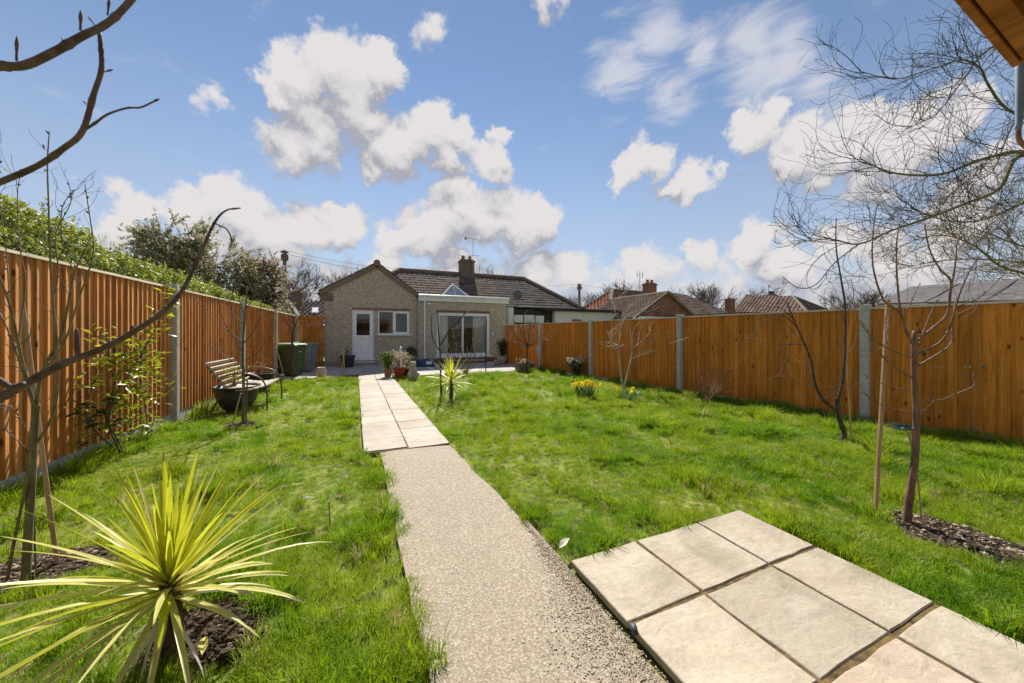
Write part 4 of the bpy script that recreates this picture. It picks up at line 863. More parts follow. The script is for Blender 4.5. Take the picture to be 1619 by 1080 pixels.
ga = thing('garage', tuple(PY(930, 528, 18.2))[:2] + (0,), 'white rendered flat roofed garage beyond the right fence, beside the dark extension', 'garage')
p0, p1 = PY(877, 490, 18.2), PY(1000, 497, 18.2)
b = MB(); b.box(((p0.x + p1.x) / 2, 19.4, (p0.z - .05) / 2), (p1.x - p0.x, 2.4, p0.z - .05)); b.build('wall', M['white'], ga)
b = MB(); b.box(((p0.x + p1.x) / 2 - .3, 19.35, p0.z + .01), (p1.x - p0.x + .9, 2.7, .16)); b.build('roof_edge', M['darkwood'], ga)
a_, c_ = PY(905, 505, 18.18), PY(919, 512, 18.18); b = MB(); b.box(((a_.x + c_.x) / 2, 18.18, (a_.z + c_.z) / 2), (c_.x - a_.x, .06, a_.z - c_.z)); b.build('vent_board', M['brick'], ga)
yp = thing('ochre_side_panel', tuple(PY(800, 570, 15.6))[:2] + (0,), 'narrow ochre timber panel filling the gap between extension and right fence', 'panel')
a_, c_ = PY(796.5, 528, 15.7), PY(807, 572, 15.7); n = 3; w = (c_.x - a_.x) / n; pb = MB(); pb.box((0, 0, a_.z / 2), (w - .006, .02, a_.z)); pb = pb.mesh('board', M['yellowwood'])
for i in range(n): obj('board', pb, yp, (a_.x + w * (i + .5) - WL[yp].x, 15.7 - WL[yp].y, 0))
b = MB(); b.box(((a_.x + c_.x) / 2, 15.73, a_.z - .2), (c_.x - a_.x, .04, .08)); b.build('rail', M['yellowwood'], yp)

# ------------------------------------------------------------------ other houses, shed, poles
def gbase(p): return (p.x, p.y, 0)
hA = thing('house', gbase(D(1030, 528, 26)), 'orange tiled bungalow with a projecting gable and brick chimney beyond the right fence', 'house', 'houses beyond the garden')
A1 = D(1056, 462, 22); A2 = D(966, 474, (A1.z - CAMH) * 550 / 54); rd = (A1 - A2); rd.z = 0; rd.normalize(); pd = Vector((-rd.y, rd.x, 0))
if pd.dot(RT) > 0: pd = -pd
ez = 2.35; w = 2.75
eL = lambda p, s: Vector((p.x, p.y, 0)) + pd * w * s + Vector((0, 0, ez))
b = MB(); tiled(b, [eL(A2, 1), eL(A1, 1), A1, A2], .27, .30, .05); tag(b.build('wing_roof', M['tile_red'], hA), kind='stuff')
b = MB(); tiled(b, [eL(A1, -1), eL(A2, -1), A2, A1], .27, .30, .05); tag(b.build('wing_roof', M['tile_red'], hA), kind='stuff')
i1 = A1 - rd * .12; b = MB(); b.quad(eL(i1, 1) , eL(i1, -1), i1 - Vector((0, 0, .05))); b.quad(Vector((*eL(i1, 1).xy, 0)), Vector((*eL(i1, -1).xy, 0)), eL(i1, -1), eL(i1, 1))
for j in range(9):
    t = j / 9; a_, c_ = eL(i1, 1).lerp(i1, t), eL(i1, -1).lerp(i1, t); o_ = rd * .03; b.hexa([a_, a_ + o_, c_ + o_, c_], [a_.lerp(i1, .11 / (1 - t) * .9), a_.lerp(i1, .11 / (1 - t) * .9) + o_ * .3, c_.lerp(i1, .11 / (1 - t) * .9) + o_ * .3, c_.lerp(i1, .11 / (1 - t) * .9)])
b.build('gable_wall', M['tile_hung'], hA)
b = MB(); b.box(eL(A1, 0) + rd * .05 + Vector((0, 0, .02)), (.1, 2 * w + .3, .14), math.atan2(rd.y, rd.x)); b.build('fascia', M['fascia'], hA)
for s in (1, -1):
    b = MB(); b.bar(eL(A1, s) + rd * .08, A1 + rd * .08, .05, .16); b.build('bargeboard', M['soffit'], hA)
M1 = D(968, 458, 29); M2 = D(1060, 465.5, (M1.z - CAMH) * 550 / 62.5); E1 = D(912, 492, 26.5); Ex = D(985, 494, 26)
b = MB(); tiled(b, [E1, Ex, M1], .27, .30, .05); tag(b.build('main_roof', M['tile_orange'], hA), kind='stuff')
b = MB(); tiled(b, [Ex, D(1070, 496, 27), M2, M1], .27, .30, .05); tag(b.build('main_roof', M['tile_red'], hA), kind='stuff')
b = MB(); tiled(b, [D(1058, 500, 26), D(1150, 495, 27), D(1083, 467, 30), D(1060, 466, 30.5)], .27, .30, .03); tag(b.build('rear_roof', M['tile_brown'], hA), kind='stuff')
b = MB(); ridge(b, A1, A2, .12); ridge(b, M1, M2, .12); ridge(b, M1, E1, .10); ridge(b, D(1083, 467, 30), D(1150, 495, 27), .1); tag(b.build('ridge_tiles', M['ridge'], hA), kind='stuff')
b = MB(); b.bar(M1 + Vector((0, 0, .05)), D(965.5, 474, 27.2), .25, .12); b.build('verge', M['verge'], hA)
b = MB(); p = D(1030, 528, 31); b.box((p.x, p.y + 2, 1.1), (9, 5, 2.2), -.1); b.build('house_wall', M['brick'], hA)
p = D(1027, 455, 27); chimney(hA, p, .85, .6, p.z - 1.0, D(1027, 449, 27).z, M['brick'], 2)
b = MB(); p0, p1 = D(1011.5, 470, 31), D(1011.5, 430, 31); b.tube([p0, p1], .03, 5)
for px in (1007.5, 1011.5, 1016): b.tube([D(px, 429, 31), D(px, 440, 31)], .022, 4)
b.tube([D(1006, 434, 31), D(1018, 434, 31)], .015, 4); b.build('aerial', M['steel'], hA)
hB = thing('house', gbase(D(1220, 528, 31)), 'hip roofed bungalow with weathered brown pantiles, far right beyond the fence', 'house', 'houses beyond the garden')
r2 = D(1254, 469, 30); r1 = D(1180, 475, (r2.z - CAMH) * 550 / 53); f1 = D(1156, 494, 31); f2 = D(1277, 494, 27); f3 = D(1318, 494, 31.5)
b = MB(); tiled(b, [f1, f2, r2, r1], .27, .30, .05); tag(b.build('front_roof', M['tile_red'], hB), kind='stuff')
b = MB(); tiled(b, [f2, f3, r2], .27, .30, .04); b.quad(f1, r1, D(1150, 494, 37)); b.quad(r1, r2, f3, D(1150, 494, 37)); tag(b.build('hip_roof', M['tile_brown'], hB), kind='stuff')
b = MB(); ridge(b, r1, r2, .13); ridge(b, r2, f2, .13); ridge(b, r2, f3, .13); ridge(b, r1, f1, .13); tag(b.build('ridge_tiles', M['ridge'], hB), kind='stuff')
c4 = [Vector((v.x, v.y, 0)) for v in (f1, f2, f3, D(1150, 494, 37))]; cm = sum(c4, Vector()) / 4; c4 = [cm + (v - cm) * .93 for v in c4]
b = MB(); b.hexa(c4, [v + Vector((0, 0, f1.z - .05)) for v in c4]); b.build('house_wall', M['brick'], hB)
p = D(1154, 480, 30.5); chimney(hB, p, .62, .5, 0.2, D(1154, 473, 30.5).z, M['brick'], 0)
p = D(1220, 468, 33); chimney(hB, p, .85, .5, p.z - .8, D(1220, 466, 33).z, M['brick'], 2, potmat='black')
b = MB(); b.tube([D(1215, 468, 33), D(1215, 449, 33)], .025, 4); b.tube([D(1209, 459, 33), D(1222, 455, 33)], .02, 4); b.box(D(1217, 453, 33), (.25, .1, .15)); b.build('aerial', M['steel'], hB)
# left: grey roof with a skylight, and a white gabled one nearer
hC = thing('house', gbase(D(492, 528, 25)), 'house with a grey tiled roof and one white skylight behind the side gate', 'house', 'houses beyond the garden')
q4 = [D(464, 512, 23), D(545, 512, 23), D(545, 477, 26.5), D(481, 477, 26.5)]
b = MB(); tiled(b, q4, .34, .38, .09); tag(b.build('roof', M['tile_grey'], hC), kind='stuff')
nrm = (q4[1] - q4[0]).cross(q4[2] - q4[0]).normalized(); nrm = nrm if nrm.z > 0 else -nrm
sk = [D(493, 497.5, 24.4), D(504, 497.5, 24.4), D(504.5, 489, 25.2), D(494.5, 489, 25.2)]
b = MB(); b.hexa([v + nrm * .02 for v in sk], [v + nrm * .16 for v in sk]); skl = b.build('skylight', M['lead'], hC)
b = MB(); cm = sum(sk, Vector()) / 4; b.quad(*[cm + (v - cm) * .8 + nrm * .165 for v in sk]); b.build('pane', M['whitepl'], skl)
c4 = [Vector((q4[i].x, q4[i].y, 0)) for i in (0, 1)]; off = Vector((0, 6, 0)) + FW * .4; b = MB(); b.hexa([c4[0] + FW * .3, c4[1] + FW * .3, c4[1] + off, c4[0] + off], [v + Vector((0, 0, q4[0].z - .1)) for v in (c4[0] + FW * .3, c4[1] + FW * .3, c4[1] + off, c4[0] + off)]); b.build('house_wall', M['brick'], hC)
p = D(470.5, 472, 26); chimney(hC, p, .7, .6, .5, D(470, 463, 26).z, M['chim'], 1)
hD = thing('house', gbase(D(448, 528, 19)), 'white walled outbuilding with brown tiled roof, half hidden behind the left fence end', 'house', 'houses beyond the garden')
q4 = [D(424, 496, 18.2), D(473, 502, 18.2), D(458, 479, 20.5), D(424, 474, 20.5)]
b = MB(); tiled(b, q4, .27, .3, .04); tag(b.build('roof', M['tile_brown'], hD), kind='stuff')
b = MB(); b.bar(D(474, 503, 18.1), D(459, 480, 20.4), .18, .14); b.build('verge', M['verge'], hD)
a_, c_ = D(424, 500, 18.6), D(466, 502, 18.6); b = MB(); b.hexa([Vector((a_.x, a_.y, 0)), Vector((c_.x, c_.y, 0)), Vector((c_.x, c_.y + 3, 0)), Vector((a_.x, a_.y + 3, 0))], [Vector((a_.x, a_.y, a_.z - .1)), Vector((c_.x, c_.y, c_.z - .05)), Vector((c_.x, c_.y + 3, c_.z - .05)), Vector((a_.x, a_.y + 3, a_.z - .1))]); b.build('house_wall', M['white'], hD)
# felt-roofed shed behind the right fence
R1, R2 = D(1440, 455, 8.44), D(1900, 424, 1.12 * 550 / 104); e1, e2 = D(1386, 482, 7.2), D(1900, 470, 4.3)
sh = thing('shed', gbase(D(1500, 528, 8)), 'garden shed with grey felt roof showing above the right fence', 'shed')
b = MB(); up_ = Vector((0, 0, .03)); b.hexa([e1, e2, R2, R1], [e1 + up_, e2 + up_, R2 + up_, R1 + up_]); bk = [2 * R1 - e1, 2 * R2 - e2]
for v, s in zip(bk, (e1, e2)): v.z = s.z
b.hexa([R1, R2, bk[1], bk[0]], [R1 + up_, R2 + up_, bk[1] + up_, bk[0] + up_])
for t in (.22, .45, .68): 
    b.hexa([e1.lerp(e2, t) + up_, e1.lerp(e2, t + .006) + up_, R1.lerp(R2, t + .006) + up_, R1.lerp(R2, t) + up_], [e1.lerp(e2, t) + up_ * 1.3, e1.lerp(e2, t + .006) + up_ * 1.3, R1.lerp(R2, t + .006) + up_ * 1.3, R1.lerp(R2, t) + up_ * 1.3])
b.build('roof', M['felt'], sh)
ic = (e1 + e2 + bk[0] + bk[1]) / 4; W4 = [Vector((*(ic + (v - ic) * .94).xy, 0)) for v in (e1, e2, bk[1], bk[0])]
b = MB(); b.hexa(W4, [v + Vector((0, 0, e1.z - .1)) for v in W4]); b.build('wall', M['hut'], sh)
b = MB(); b.bar(e1 + Vector((0, 0, -.05)), R1 + Vector((0, 0, -.05)), .03, .12); b.bar(e1 + Vector((0, 0, -.05)), e2 + Vector((0, 0, -.05)), .03, .09); b.build('bargeboard', M['cap'], sh)
def pole(px, py, z, r, label):
    t = D(px, py, z); o = thing('telegraph_pole', gbase(t), label, 'telegraph pole', 'telegraph poles'); b = MB(); b.tube([(t.x, t.y, 0), t], [r, r * .8], 10); b.build('shaft', M['bark_grey'], o)
    b = MB(); b.lathe((t.x, t.y, t.z - .65), [(.01, 0), (r * 1.7, 0), (r * 1.7, .35), (r * 1.2, .4), (.01, .41)], 10); b.box((t.x, t.y, t.z - .12), (r * 3.4, .12, .1)); b.build('terminal_box', M['bark_grey'], o); return t
t1 = pole(450, 396, 23, .13, 'tall telegraph pole behind the hedge end, left of the bungalow'); t2 = pole(916, 449, 42, .17, 'distant telegraph pole beyond the white garage')
b = MB()
for a_, c_, s in ((t1, D(700, 424, 34), .5), (t1 + Vector((0, 0, -.2)), D(690, 430, 30), .5), (t1, D(300, 402, 22), .3), (t2, t2 + Vector((14, 2, -.3)), .3), (t2, t2 + Vector((-12, 3, -.2)), .3)):
    b.tube([a_.lerp(c_, i / 10) - Vector((0, 0, s * math.sin(math.pi * i / 10))) for i in range(11)], .012, 3)
tag(b.build('overhead_wires', M['black'], base=gbase(t1)), 'thin overhead telephone wires strung from the telegraph poles', 'wire')

# ------------------------------------------------------------------ hedge and trees
def leaf_quad(mb, c, n, d, l, w):
    n = Vector(n).normalized(); d = Vector(d); d = d - n * d.dot(n)
    d = d.normalized() if d.length > 1e-4 else n.orthogonal().normalized(); s = n.cross(d); c = Vector(c)
    mb.add([c - d * l * .5, c + s * w * .5 - d * l * .08 + n * w * .12, c + d * l * .5, c - s * w * .5 - d * l * .08 + n * w * .12], [(0, 1, 2), (0, 2, 3)])
def rvec(r): 
    while True:
        v = Vector((r.uniform(-1, 1), r.uniform(-1, 1), r.uniform(-1, 1)))
        if .01 < v.length_squared < 1: return v.normalized()
def hedge():
    r = random.Random(8); h = thing('hedge', (-3.9, 11, 0), 'long clipped green hedge rising above the left fence', 'hedge')
    def top(Y): return (2.95 if Y < 4.6 else lerp(2.95, 2.64, (Y - 4.6) / 2.9) if Y < 7.5 else lerp(2.64, 2.26, (Y - 7.5) / 11.3))
    def surf(Y, t):                        # t 0 low on the face .. 1 over the crest
        H = top(Y) + .07 * mnoise.noise((Y * .9, 0, 3)) + .05 * mnoise.noise((Y * 3.1, t * 2, 1)); x0 = LFX(Y) - .26
        if t < .55: x, z, n = x0 - .22 * t / .55, 1.75 + (H - 1.75 - .12) * t / .55, (.95, 0, .35)
        else:
            a = (t - .55) / .45 * math.pi / 2; x, z, n = x0 - .22 - .75 * math.sin(a), H - .12 + .12 * math.sin(a * 2 if a < .78 else 1.57), (.3, 0, .95)
        k = .09 * mnoise.noise((Y * 4, z * 4, 2)) + .05 * mnoise.noise((Y * 13, z * 13, x * 9)); return Vector((x + k, Y, z + k * .7)), Vector(n)
    b = MB()
    for i in range(44000):
        Y = 3.0 + 16.5 * r.random() ** 1.55; p, n = surf(Y, r.random() ** .8); p -= n * r.random() ** 2 * .14
        s = r.uniform(.035, .062) * (1 + .035 * (Y - 4)); leaf_quad(b, p, n + rvec(r) * 1.0, rvec(r) + Vector((0, 0, .5)), s, s * .55)
    for i in range(260):                   # shoots the shears missed
        Y = 3.2 + 12 * r.random() ** 1.3; p, n = surf(Y, r.uniform(.4, .75)); d = (Vector((0, 0, 1)) + rvec(r) * .6).normalized(); L = r.uniform(.05, .20) * (1.6 if Y < 5.8 else .8)
        for k in range(6): leaf_quad(b, p + d * L * k / 5, rvec(r), d + rvec(r) * .8, .045, .022)
    tag(b.build('foliage', M['hedge'], h), kind='stuff')
    b = MB(); n = 60; S = []  # solid dark core added inside the foliage to block light
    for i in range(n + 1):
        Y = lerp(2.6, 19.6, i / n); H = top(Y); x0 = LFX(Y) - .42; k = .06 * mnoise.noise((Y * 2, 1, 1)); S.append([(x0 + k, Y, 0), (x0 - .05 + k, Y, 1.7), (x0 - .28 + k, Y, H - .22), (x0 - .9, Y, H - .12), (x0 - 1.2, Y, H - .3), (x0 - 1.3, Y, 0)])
    m = len(S[0]); b.add([p for q in S for p in q], [(i * m + k, i * m + k + 1, (i + 1) * m + k + 1, (i + 1) * m + k) for i in range(n) for k in range(m - 1)] + [tuple(range(m)), tuple(n * m + k for k in range(m - 1, -1, -1))]); b.build('light_blocking_core', M['hedgecore'], h)
hedge()

def grow(mbs, p, d, L, r, lvl, maxl, rng, kids=(3, 4), up=.10, wig=.28, shrink=(.55, .8), spread=(.5, 1.0), rr=.58, start=.3, sides=(7, 4, 3), rmin=.0, curl=0):
    n = 5 if curl else 4 if lvl < 3 else 3; pts = [Vector(p)]; d = Vector(d).normalized(); bend = (rvec(rng) + Vector((0, 0, .35))) * curl
    for i in range(n):
        d = (d + bend + rvec(rng) * wig * (.6 if lvl == 0 else 1) + Vector((0, 0, up))).normalized(); pts.append(pts[-1] + d * L / n)
    ra = [max(rmin, r * lerp(1, .62 if lvl < maxl else .4, i / n)) for i in range(n + 1)]
    mbs[min(lvl, 2)].tube(pts, ra, sides[min(lvl, 2)], cap=False)
    if lvl >= maxl: return
    k = rng.randint(*kids)
    for j in range(k):
        t = lerp(start if lvl else max(start, .45), 1, (j + rng.random() * .7) / k) if j < k - 1 else 1.0
        f = t * n; i = min(int(f), n - 1); q = pts[i].lerp(pts[i + 1], f - i); dd = (pts[i + 1] - pts[i]).normalized()
        ax = dd.cross(rvec(rng)); 
        if ax.length < 1e-3: continue
        nd = Matrix.Rotation(rng.uniform(*spread) * (.5 if j == k - 1 else 1), 3, ax.normalized()) @ dd
        grow(mbs, q, nd, L * rng.uniform(*shrink), max(rmin, r * rr * rng.uniform(.8, 1.1)), lvl + 1, maxl, rng, kids, up, wig, shrink, spread, rr, start, sides, rmin, curl)
def bare_tree_meshes(seed, H, maxl=5, **kw):
    mbs = [MB(), MB(), MB()]; rng = random.Random(seed)
    grow(mbs, (0, 0, -.1), (rng.uniform(-.06, .06), rng.uniform(-.06, .06), 1), H * .36, H * .022, 0, maxl, rng, rmin=H * .0016, **kw)
    return [m.mesh(n, M['twig'] if i else M['bark_grey']) for i, (m, n) in enumerate(zip(mbs, ('trunk', 'limbs', 'twigs')))]
TM = [bare_tree_meshes(s, 8, 5, kids=(4, 5) if s % 2 else (3, 5)) for s in (1, 2, 3)]
def place_tree(px, z, top, v, label, rz, wide=1.0):
    t = D(px, top, z); o = thing('bare_tree', gbase(t), label, 'tree', 'leafless trees beyond the houses'); o.rotation_euler = (0, 0, rz)
    zmax = max(vt.co.z for vt in TM[v][2].vertices); s = t.z / zmax; o.scale = (s * wide, s * wide, s)
    for i, nme in enumerate(('trunk', 'limbs', 'twigs')):
        c = obj(nme, TM[v][i], o)
        if i: c['kind'] = 'stuff'
place_tree(484, 33, 405, 0, 'twisting bare tree between the telegraph pole and the bungalow gable', .4, 1.1)
place_tree(545, 48, 416, 1, 'pale bare tree just above the left slope of the gable roof', 1.2)
place_tree(700, 60, 428, 2, 'bare treetop directly behind the main ridge, left of the chimney', 2.0); place_tree(775, 52, 421, 0, 'bare treetop behind the ridge just right of the chimney', 3.0, 1.2)
place_tree(945, 50, 452, 1, 'bare tree beside the distant telegraph pole', .2, 1.3); place_tree(1000, 55, 442, 2, 'bare tree behind the orange roof, left of its chimney', 4.0, 1.2)
place_tree(1062, 58, 450, 0, 'low bare tree showing between the orange roof chimney and gable', 5.1, 1.2); place_tree(1116, 42, 438, 1, 'round crowned bare tree between the two tiled houses', 2.5, 1.1)
place_tree(1192, 52, 447, 2, 'bare tree behind the hip roofed house', 1.0, 1.2); place_tree(1318, 34, 455, 0, 'thin bare tree beyond the right end of the hip roof', 2.2, 1.0)
place_tree(1375, 40, 448, 1, 'bare tree showing left of the shed roof', 3.6, 1.2); place_tree(880, 62, 462, 2, 'faint bare tree low behind the hip end of the bungalow roof', .9, 1.2)

# evergreens behind the hedge
def evergreen(name, base, lobes, n, size, mat, label, seed, thr, trunk_to):
    r = random.Random(seed); o = thing(name, base, label, 'tree', 'evergreen trees behind the hedge'); B = Vector(base)
    b = MB()
    for t in trunk_to: b.tube(smooth_path([B, B.lerp(Vector(t), .5) + Vector((.2, .1, .3)), t], 3), [.13 * (1 - i / 9) + .03 for i in range(7)], 6)
    b.build('trunk', M['bark_dark'], o)
    b = MB(); tw = MB(); w = [a[3] * a[5] for a in lobes]; cnt = 0; n = int(n * .62)
    while cnt < n:
        lb = r.choices(lobes, w)[0]; v = rvec(r); q = r.random() ** .33; p = Vector(lb[:3]) + Vector((v.x * lb[3], v.y * lb[4], v.z * lb[5])) * q
        if mnoise.fractal(p * 1.1, 1, 2, 4) + .25 * (1 - q) < thr: continue
        d = (v + rvec(r) * .8 + Vector((0, 0, .2))).normalized(); L = r.uniform(.25, .60) * (1.5 if q > .9 and r.random() < .25 else 1); tw.tube([p - d * L * .3, p + d * L], [.008, .004], 3, cap=False); k = 9
        for i in range(k):
            s = r.uniform(.7, 1.3) * size; leaf_quad(b, p + d * L * (i / k) + rvec(r) * .05, rvec(r), d + rvec(r) * .7, s, s * .42); cnt += 1
    tag(b.build('foliage', mat, o), kind='stuff'); tag(tw.build('twigs', M['bark_dark'], o), kind='stuff')
def lob(px, py, z, rx, rz): c = D(px, py, z); return (c.x, c.y, c.z, rx, rx, rz)
evergreen('evergreen_tree', gbase(D(290, 528, 12.5)), [lob(285, 425, 12.5, 1.15, 1.0), lob(262, 388, 12.5, .75, .8), lob(300, 385, 13, .7, .75), lob(345, 415, 13, .95, .85), lob(330, 460, 13, 1.3, .8), lob(385, 450, 13.5, .7, .7), lob(250, 375, 12.4, .45, .4), lob(275, 362, 12.8, .5, .35)], 15000, .15, M['ever'], 'tall dusky olive evergreen tree rising behind the middle of the hedge', 3, -.02, [D(280, 390, 12.5), D(330, 410, 13), D(300, 430, 12.5)])
evergreen('evergreen_tree', gbase(D(420, 528, 14.5)), [lob(410, 455, 14.5, .8, .9), lob(425, 475, 14.5, .75, .6), lob(430, 430, 14.6, .45, .55), lob(395, 470, 14.3, .7, .6), lob(400, 425, 14.5, .4, .4), lob(440, 455, 14.8, .4, .5)], 9000, .14, M['ever_brown'], 'lower browning evergreen by the telegraph pole at the hedge end', 5, 0, [D(415, 440, 14.5), D(430, 450, 14.5)])

# ------------------------------------------------------------------ big bare tree reaching in from the right
def side_twigs(mbs, path, rad, n, L, rng, lvl=1, maxl=3, grav=-.05, bias=None, kids=(2, 3), t0=.1, rr=.5, rmin=.002, wig=.35, curl=0):
    N = len(path) - 1
    for i in range(n):
        t = lerp(t0, 1, (i + rng.random()) / n); f = min(t * N, N - 1e-4); k = int(f); q = path[k].lerp(path[k + 1], f - k); dd = (path[k + 1] - path[k]).normalized()
        ax = dd.cross(rvec(rng)).normalized(); d = Matrix.Rotation(rng.uniform(.4, 1.1), 3, ax) @ dd
        if bias is not None: d = (d + Vector(bias) * rng.uniform(.2, .8)).normalized()
        grow(mbs, q, d, L * rng.uniform(.5, 1.2) * (1.15 - .4 * t), max(rmin, rad * rr), lvl, maxl, rng, kids, grav, wig, (.5, .85), (.4, .9), .6, .25, (5, 4, 3), rmin, curl)
def big_tree():
    rng = random.Random(21); o = thing('bare_tree', gbase(D(1790, 528, 7.6)), 'large bare tree leaning its dark drooping limbs in from the right edge', 'tree'); z = 7.5
    T = [(1790, 700, 7.6), (1785, 500, 7.6), (1770, 380, 7.5), (1750, 260, 7.4), (1720, 150, 7.4), (1700, 40, 7.4)]
    tr = smooth_path([D(*t) for t in T], 3); tr[0].z = -.05; b = MB(); b.tube(tr, [lerp(.17, .06, i / (len(tr) - 1)) for i in range(len(tr))], 10); b.build('trunk', M['twig_green'], o, smooth=True)
    limbs = [([(1765, 350, 7.5), (1680, 262, 7.2), (1619, 240, 7.0), (1549, 253, 6.8), (1491, 275, 6.7), (1429, 276, 6.6), (1390, 266, 6.5), (1358, 249, 6.4)], .055, 30, .85),
             ([(1768, 380, 7.5), (1690, 262, 7.3), (1612, 246, 7.2), (1580, 298, 7.0), (1526, 322, 6.9), (1464, 346, 6.8), (1411, 364, 6.7), (1358, 386, 6.6), (1313, 378, 6.5), (1262, 383, 6.4)], .055, 42, .85),
             ([(1740, 240, 7.4), (1660, 200, 7.3), (1593, 173, 7.2), (1562, 133, 7.1), (1549, 107, 7.0), (1520, 95, 7.0), (1470, 110, 6.9), (1415, 125, 6.9), (1358, 112, 6.8)], .032, 34, .75),
             ([(1700, 100, 7.4), (1619, 60, 7.3), (1560, 80, 7.2), (1520, 130, 7.1), (1480, 180, 7.0), (1430, 205, 7)], .028, 30, .75),
             ([(1765, 330, 7.5), (1660, 300, 7.6), (1600, 330, 7.7), (1540, 350, 7.8), (1480, 345, 7.8), (1430, 320, 7.8)], .035, 34, .8),
             ([(1358, 386, 6.6), (1320, 415, 6.5), (1290, 450, 6.4), (1262, 455, 6.3), (1238, 438, 6.2)], .012, 5, .35),
             ([(1720, 180, 7.4), (1650, 150, 7), (1600, 200, 6.9), (1570, 270, 6.8), (1530, 290, 6.8)], .025, 22, .7)]
    for pts, r, n, L in limbs:
        p = smooth_path([D(*q) for q in pts], 4); lm = MB(); lm.tube(p, [lerp(r, .006, (i / (len(p) - 1)) ** .8) for i in range(len(p))], 7); l = lm.build('limb', M['twig_green'] if r > .03 else M['twig'], o, smooth=True)
        m = MB(); side_twigs([m, m, m], p, .012, int(n * .95), L * 1.25, rng, 1, 3, .03, (-RT.x * .7, -RT.y * .7, -.12), (2, 4), .12, .6, .0031, .14, .24); tag(m.build('twigs', M['bark_dark'], l), kind='stuff')
    o = thing('bare_tree', gbase(D(1800, 528, 12)), 'paler brown twiggy tree spreading low above the shed roof', 'tree')
    b = MB(); tr = smooth_path([D(1830, 660, 12), D(1810, 480, 12), D(1770, 400, 12), D(1720, 340, 12)], 3); tr[0].z = -.05; b.tube(tr, [lerp(.2, .08, i / (len(tr) - 1)) for i in range(len(tr))], 8); b.build('trunk', M['bark_olive'], o)
    for pts, r, n in (([(1790, 440, 12), (1680, 445, 12), (1619, 432, 11.8), (1580, 420, 11.6), (1540, 388, 11.5), (1490, 372, 11.5), (1440, 380, 11.4)], .06, 34), ([(1780, 420, 12), (1690, 400, 11.8), (1619, 390, 11.7), (1560, 368, 11.6), (1500, 350, 11.5)], .05, 30),
                      ([(1775, 430, 12), (1690, 430, 12.5), (1610, 415, 12.5), (1550, 410, 12.4), (1490, 412, 12.4), (1420, 425, 12.4)], .04, 34), ([(1770, 400, 12), (1690, 350, 12), (1610, 320, 12), (1560, 330, 12)], .04, 24)):
        p = smooth_path([D(*q) for q in pts], 4); lm = MB(); lm.tube(p, [lerp(r, .01, i / (len(p) - 1)) for i in range(len(p))], 6); l = lm.build('limb', M['bark_olive'], o)
        m = MB(); side_twigs([m, m, m], p, .02, n, 1.2, rng, 1, 3, .02, (-RT.x * .5, -RT.y * .5, .1), (3, 4), .15, .6, .0055, .2, .16); tag(m.build('twigs', M['bark_olive'], l), kind='stuff')
big_tree()

# ------------------------------------------------------------------ young trees and shrubs in the lawn
def buds(mb, path, n, s, rng, t0=.2):
    N = len(path) - 1
    for i in range(n):
        f = min(lerp(t0, 1, (i + rng.random()) / n) * N, N - 1e-4); k = int(f); q = path[k].lerp(path[k + 1], f - k); d = ((path[k + 1] - path[k]).normalized() + rvec(rng) * .9).normalized()
        mb.tube([q, q + d * s * .5, q + d * s], [s * .16, s * .24, s * .03], 4, cap=False)
def sapling(label, z, stems, twigL=.25, ntw=6, seed=1, cat='tree', name='sapling', bark='bark_brown', twig='twig', group=None, budn=0, jit=.12, maxl=2, rmin=.0016, up=.08, baseZ=0, budmat=None):
    """stems: (pixel polyline, start radius px, end radius px[, twigs?]); the first is the trunk"""
    rng = random.Random(seed); p0 = D(*stems[0][0][0], z); o = thing(name, (p0.x, p0.y, baseZ), label, cat, group); tw = MB(); bd = MB()
    for i, st in enumerate(stems):
        pts, r0, r1 = st[:3]; dz = rng.uniform(-jit, jit) if i else 0
        P = smooth_path([D(px, py, z + dz * (k / max(1, len(pts) - 1))) for k, (px, py) in enumerate(pts)], 4)
        if i == 0: P[0].z = baseZ - .02
        m = z / FPX * offax(pts[0][0]); b = MB(); b.tube(P, [lerp(r0, r1, k / (len(P) - 1)) * m * (1 + (.10 * mnoise.noise((k * .9, seed, i)) if r0 > 3 else 0)) for k in range(len(P))], 8 if r0 > 3 else 5)
        b.build('trunk' if i == 0 else 'branch', M[bark], o, smooth=True)
        if i or len(stems) == 1:
            n = st[3] if len(st) > 3 else ntw
            if n: side_twigs([tw] * 3, P, r1 * m * .85, n, twigL, rng, 1, maxl, up, None, (1, 2), .25, .7, rmin)
            if budn: buds(bd, P, budn, .02 if z < 3 else .05, rng)
    if tw.v: tag(tw.build('twigs', M[twig], o), kind='stuff')
    if bd.v: tag(bd.build('buds', M[budmat or twig], o), kind='stuff')
    return o
def rod(name, label, cat, pts, z, rpx, mat, group=None):
    P = [D(px, py, z) for px, py in pts]; P[0].z = -.02; r = rpx * z / FPX * offax(pts[0][0]); b = MB(); rng = random.Random(int(pts[0][0]))
    Q = smooth_path(P, 6) if len(P) > 2 else [P[0].lerp(P[1], i / 6) for i in range(7)]
    b.tube(Q, [r * (1 + rng.uniform(-.06, .06)) for _ in Q], 8); o = b.build(name, M[mat], base=(P[0].x, P[0].y, 0), smooth=False); return tag(o, label, cat, group)
GS = 'supports beside the young trees'
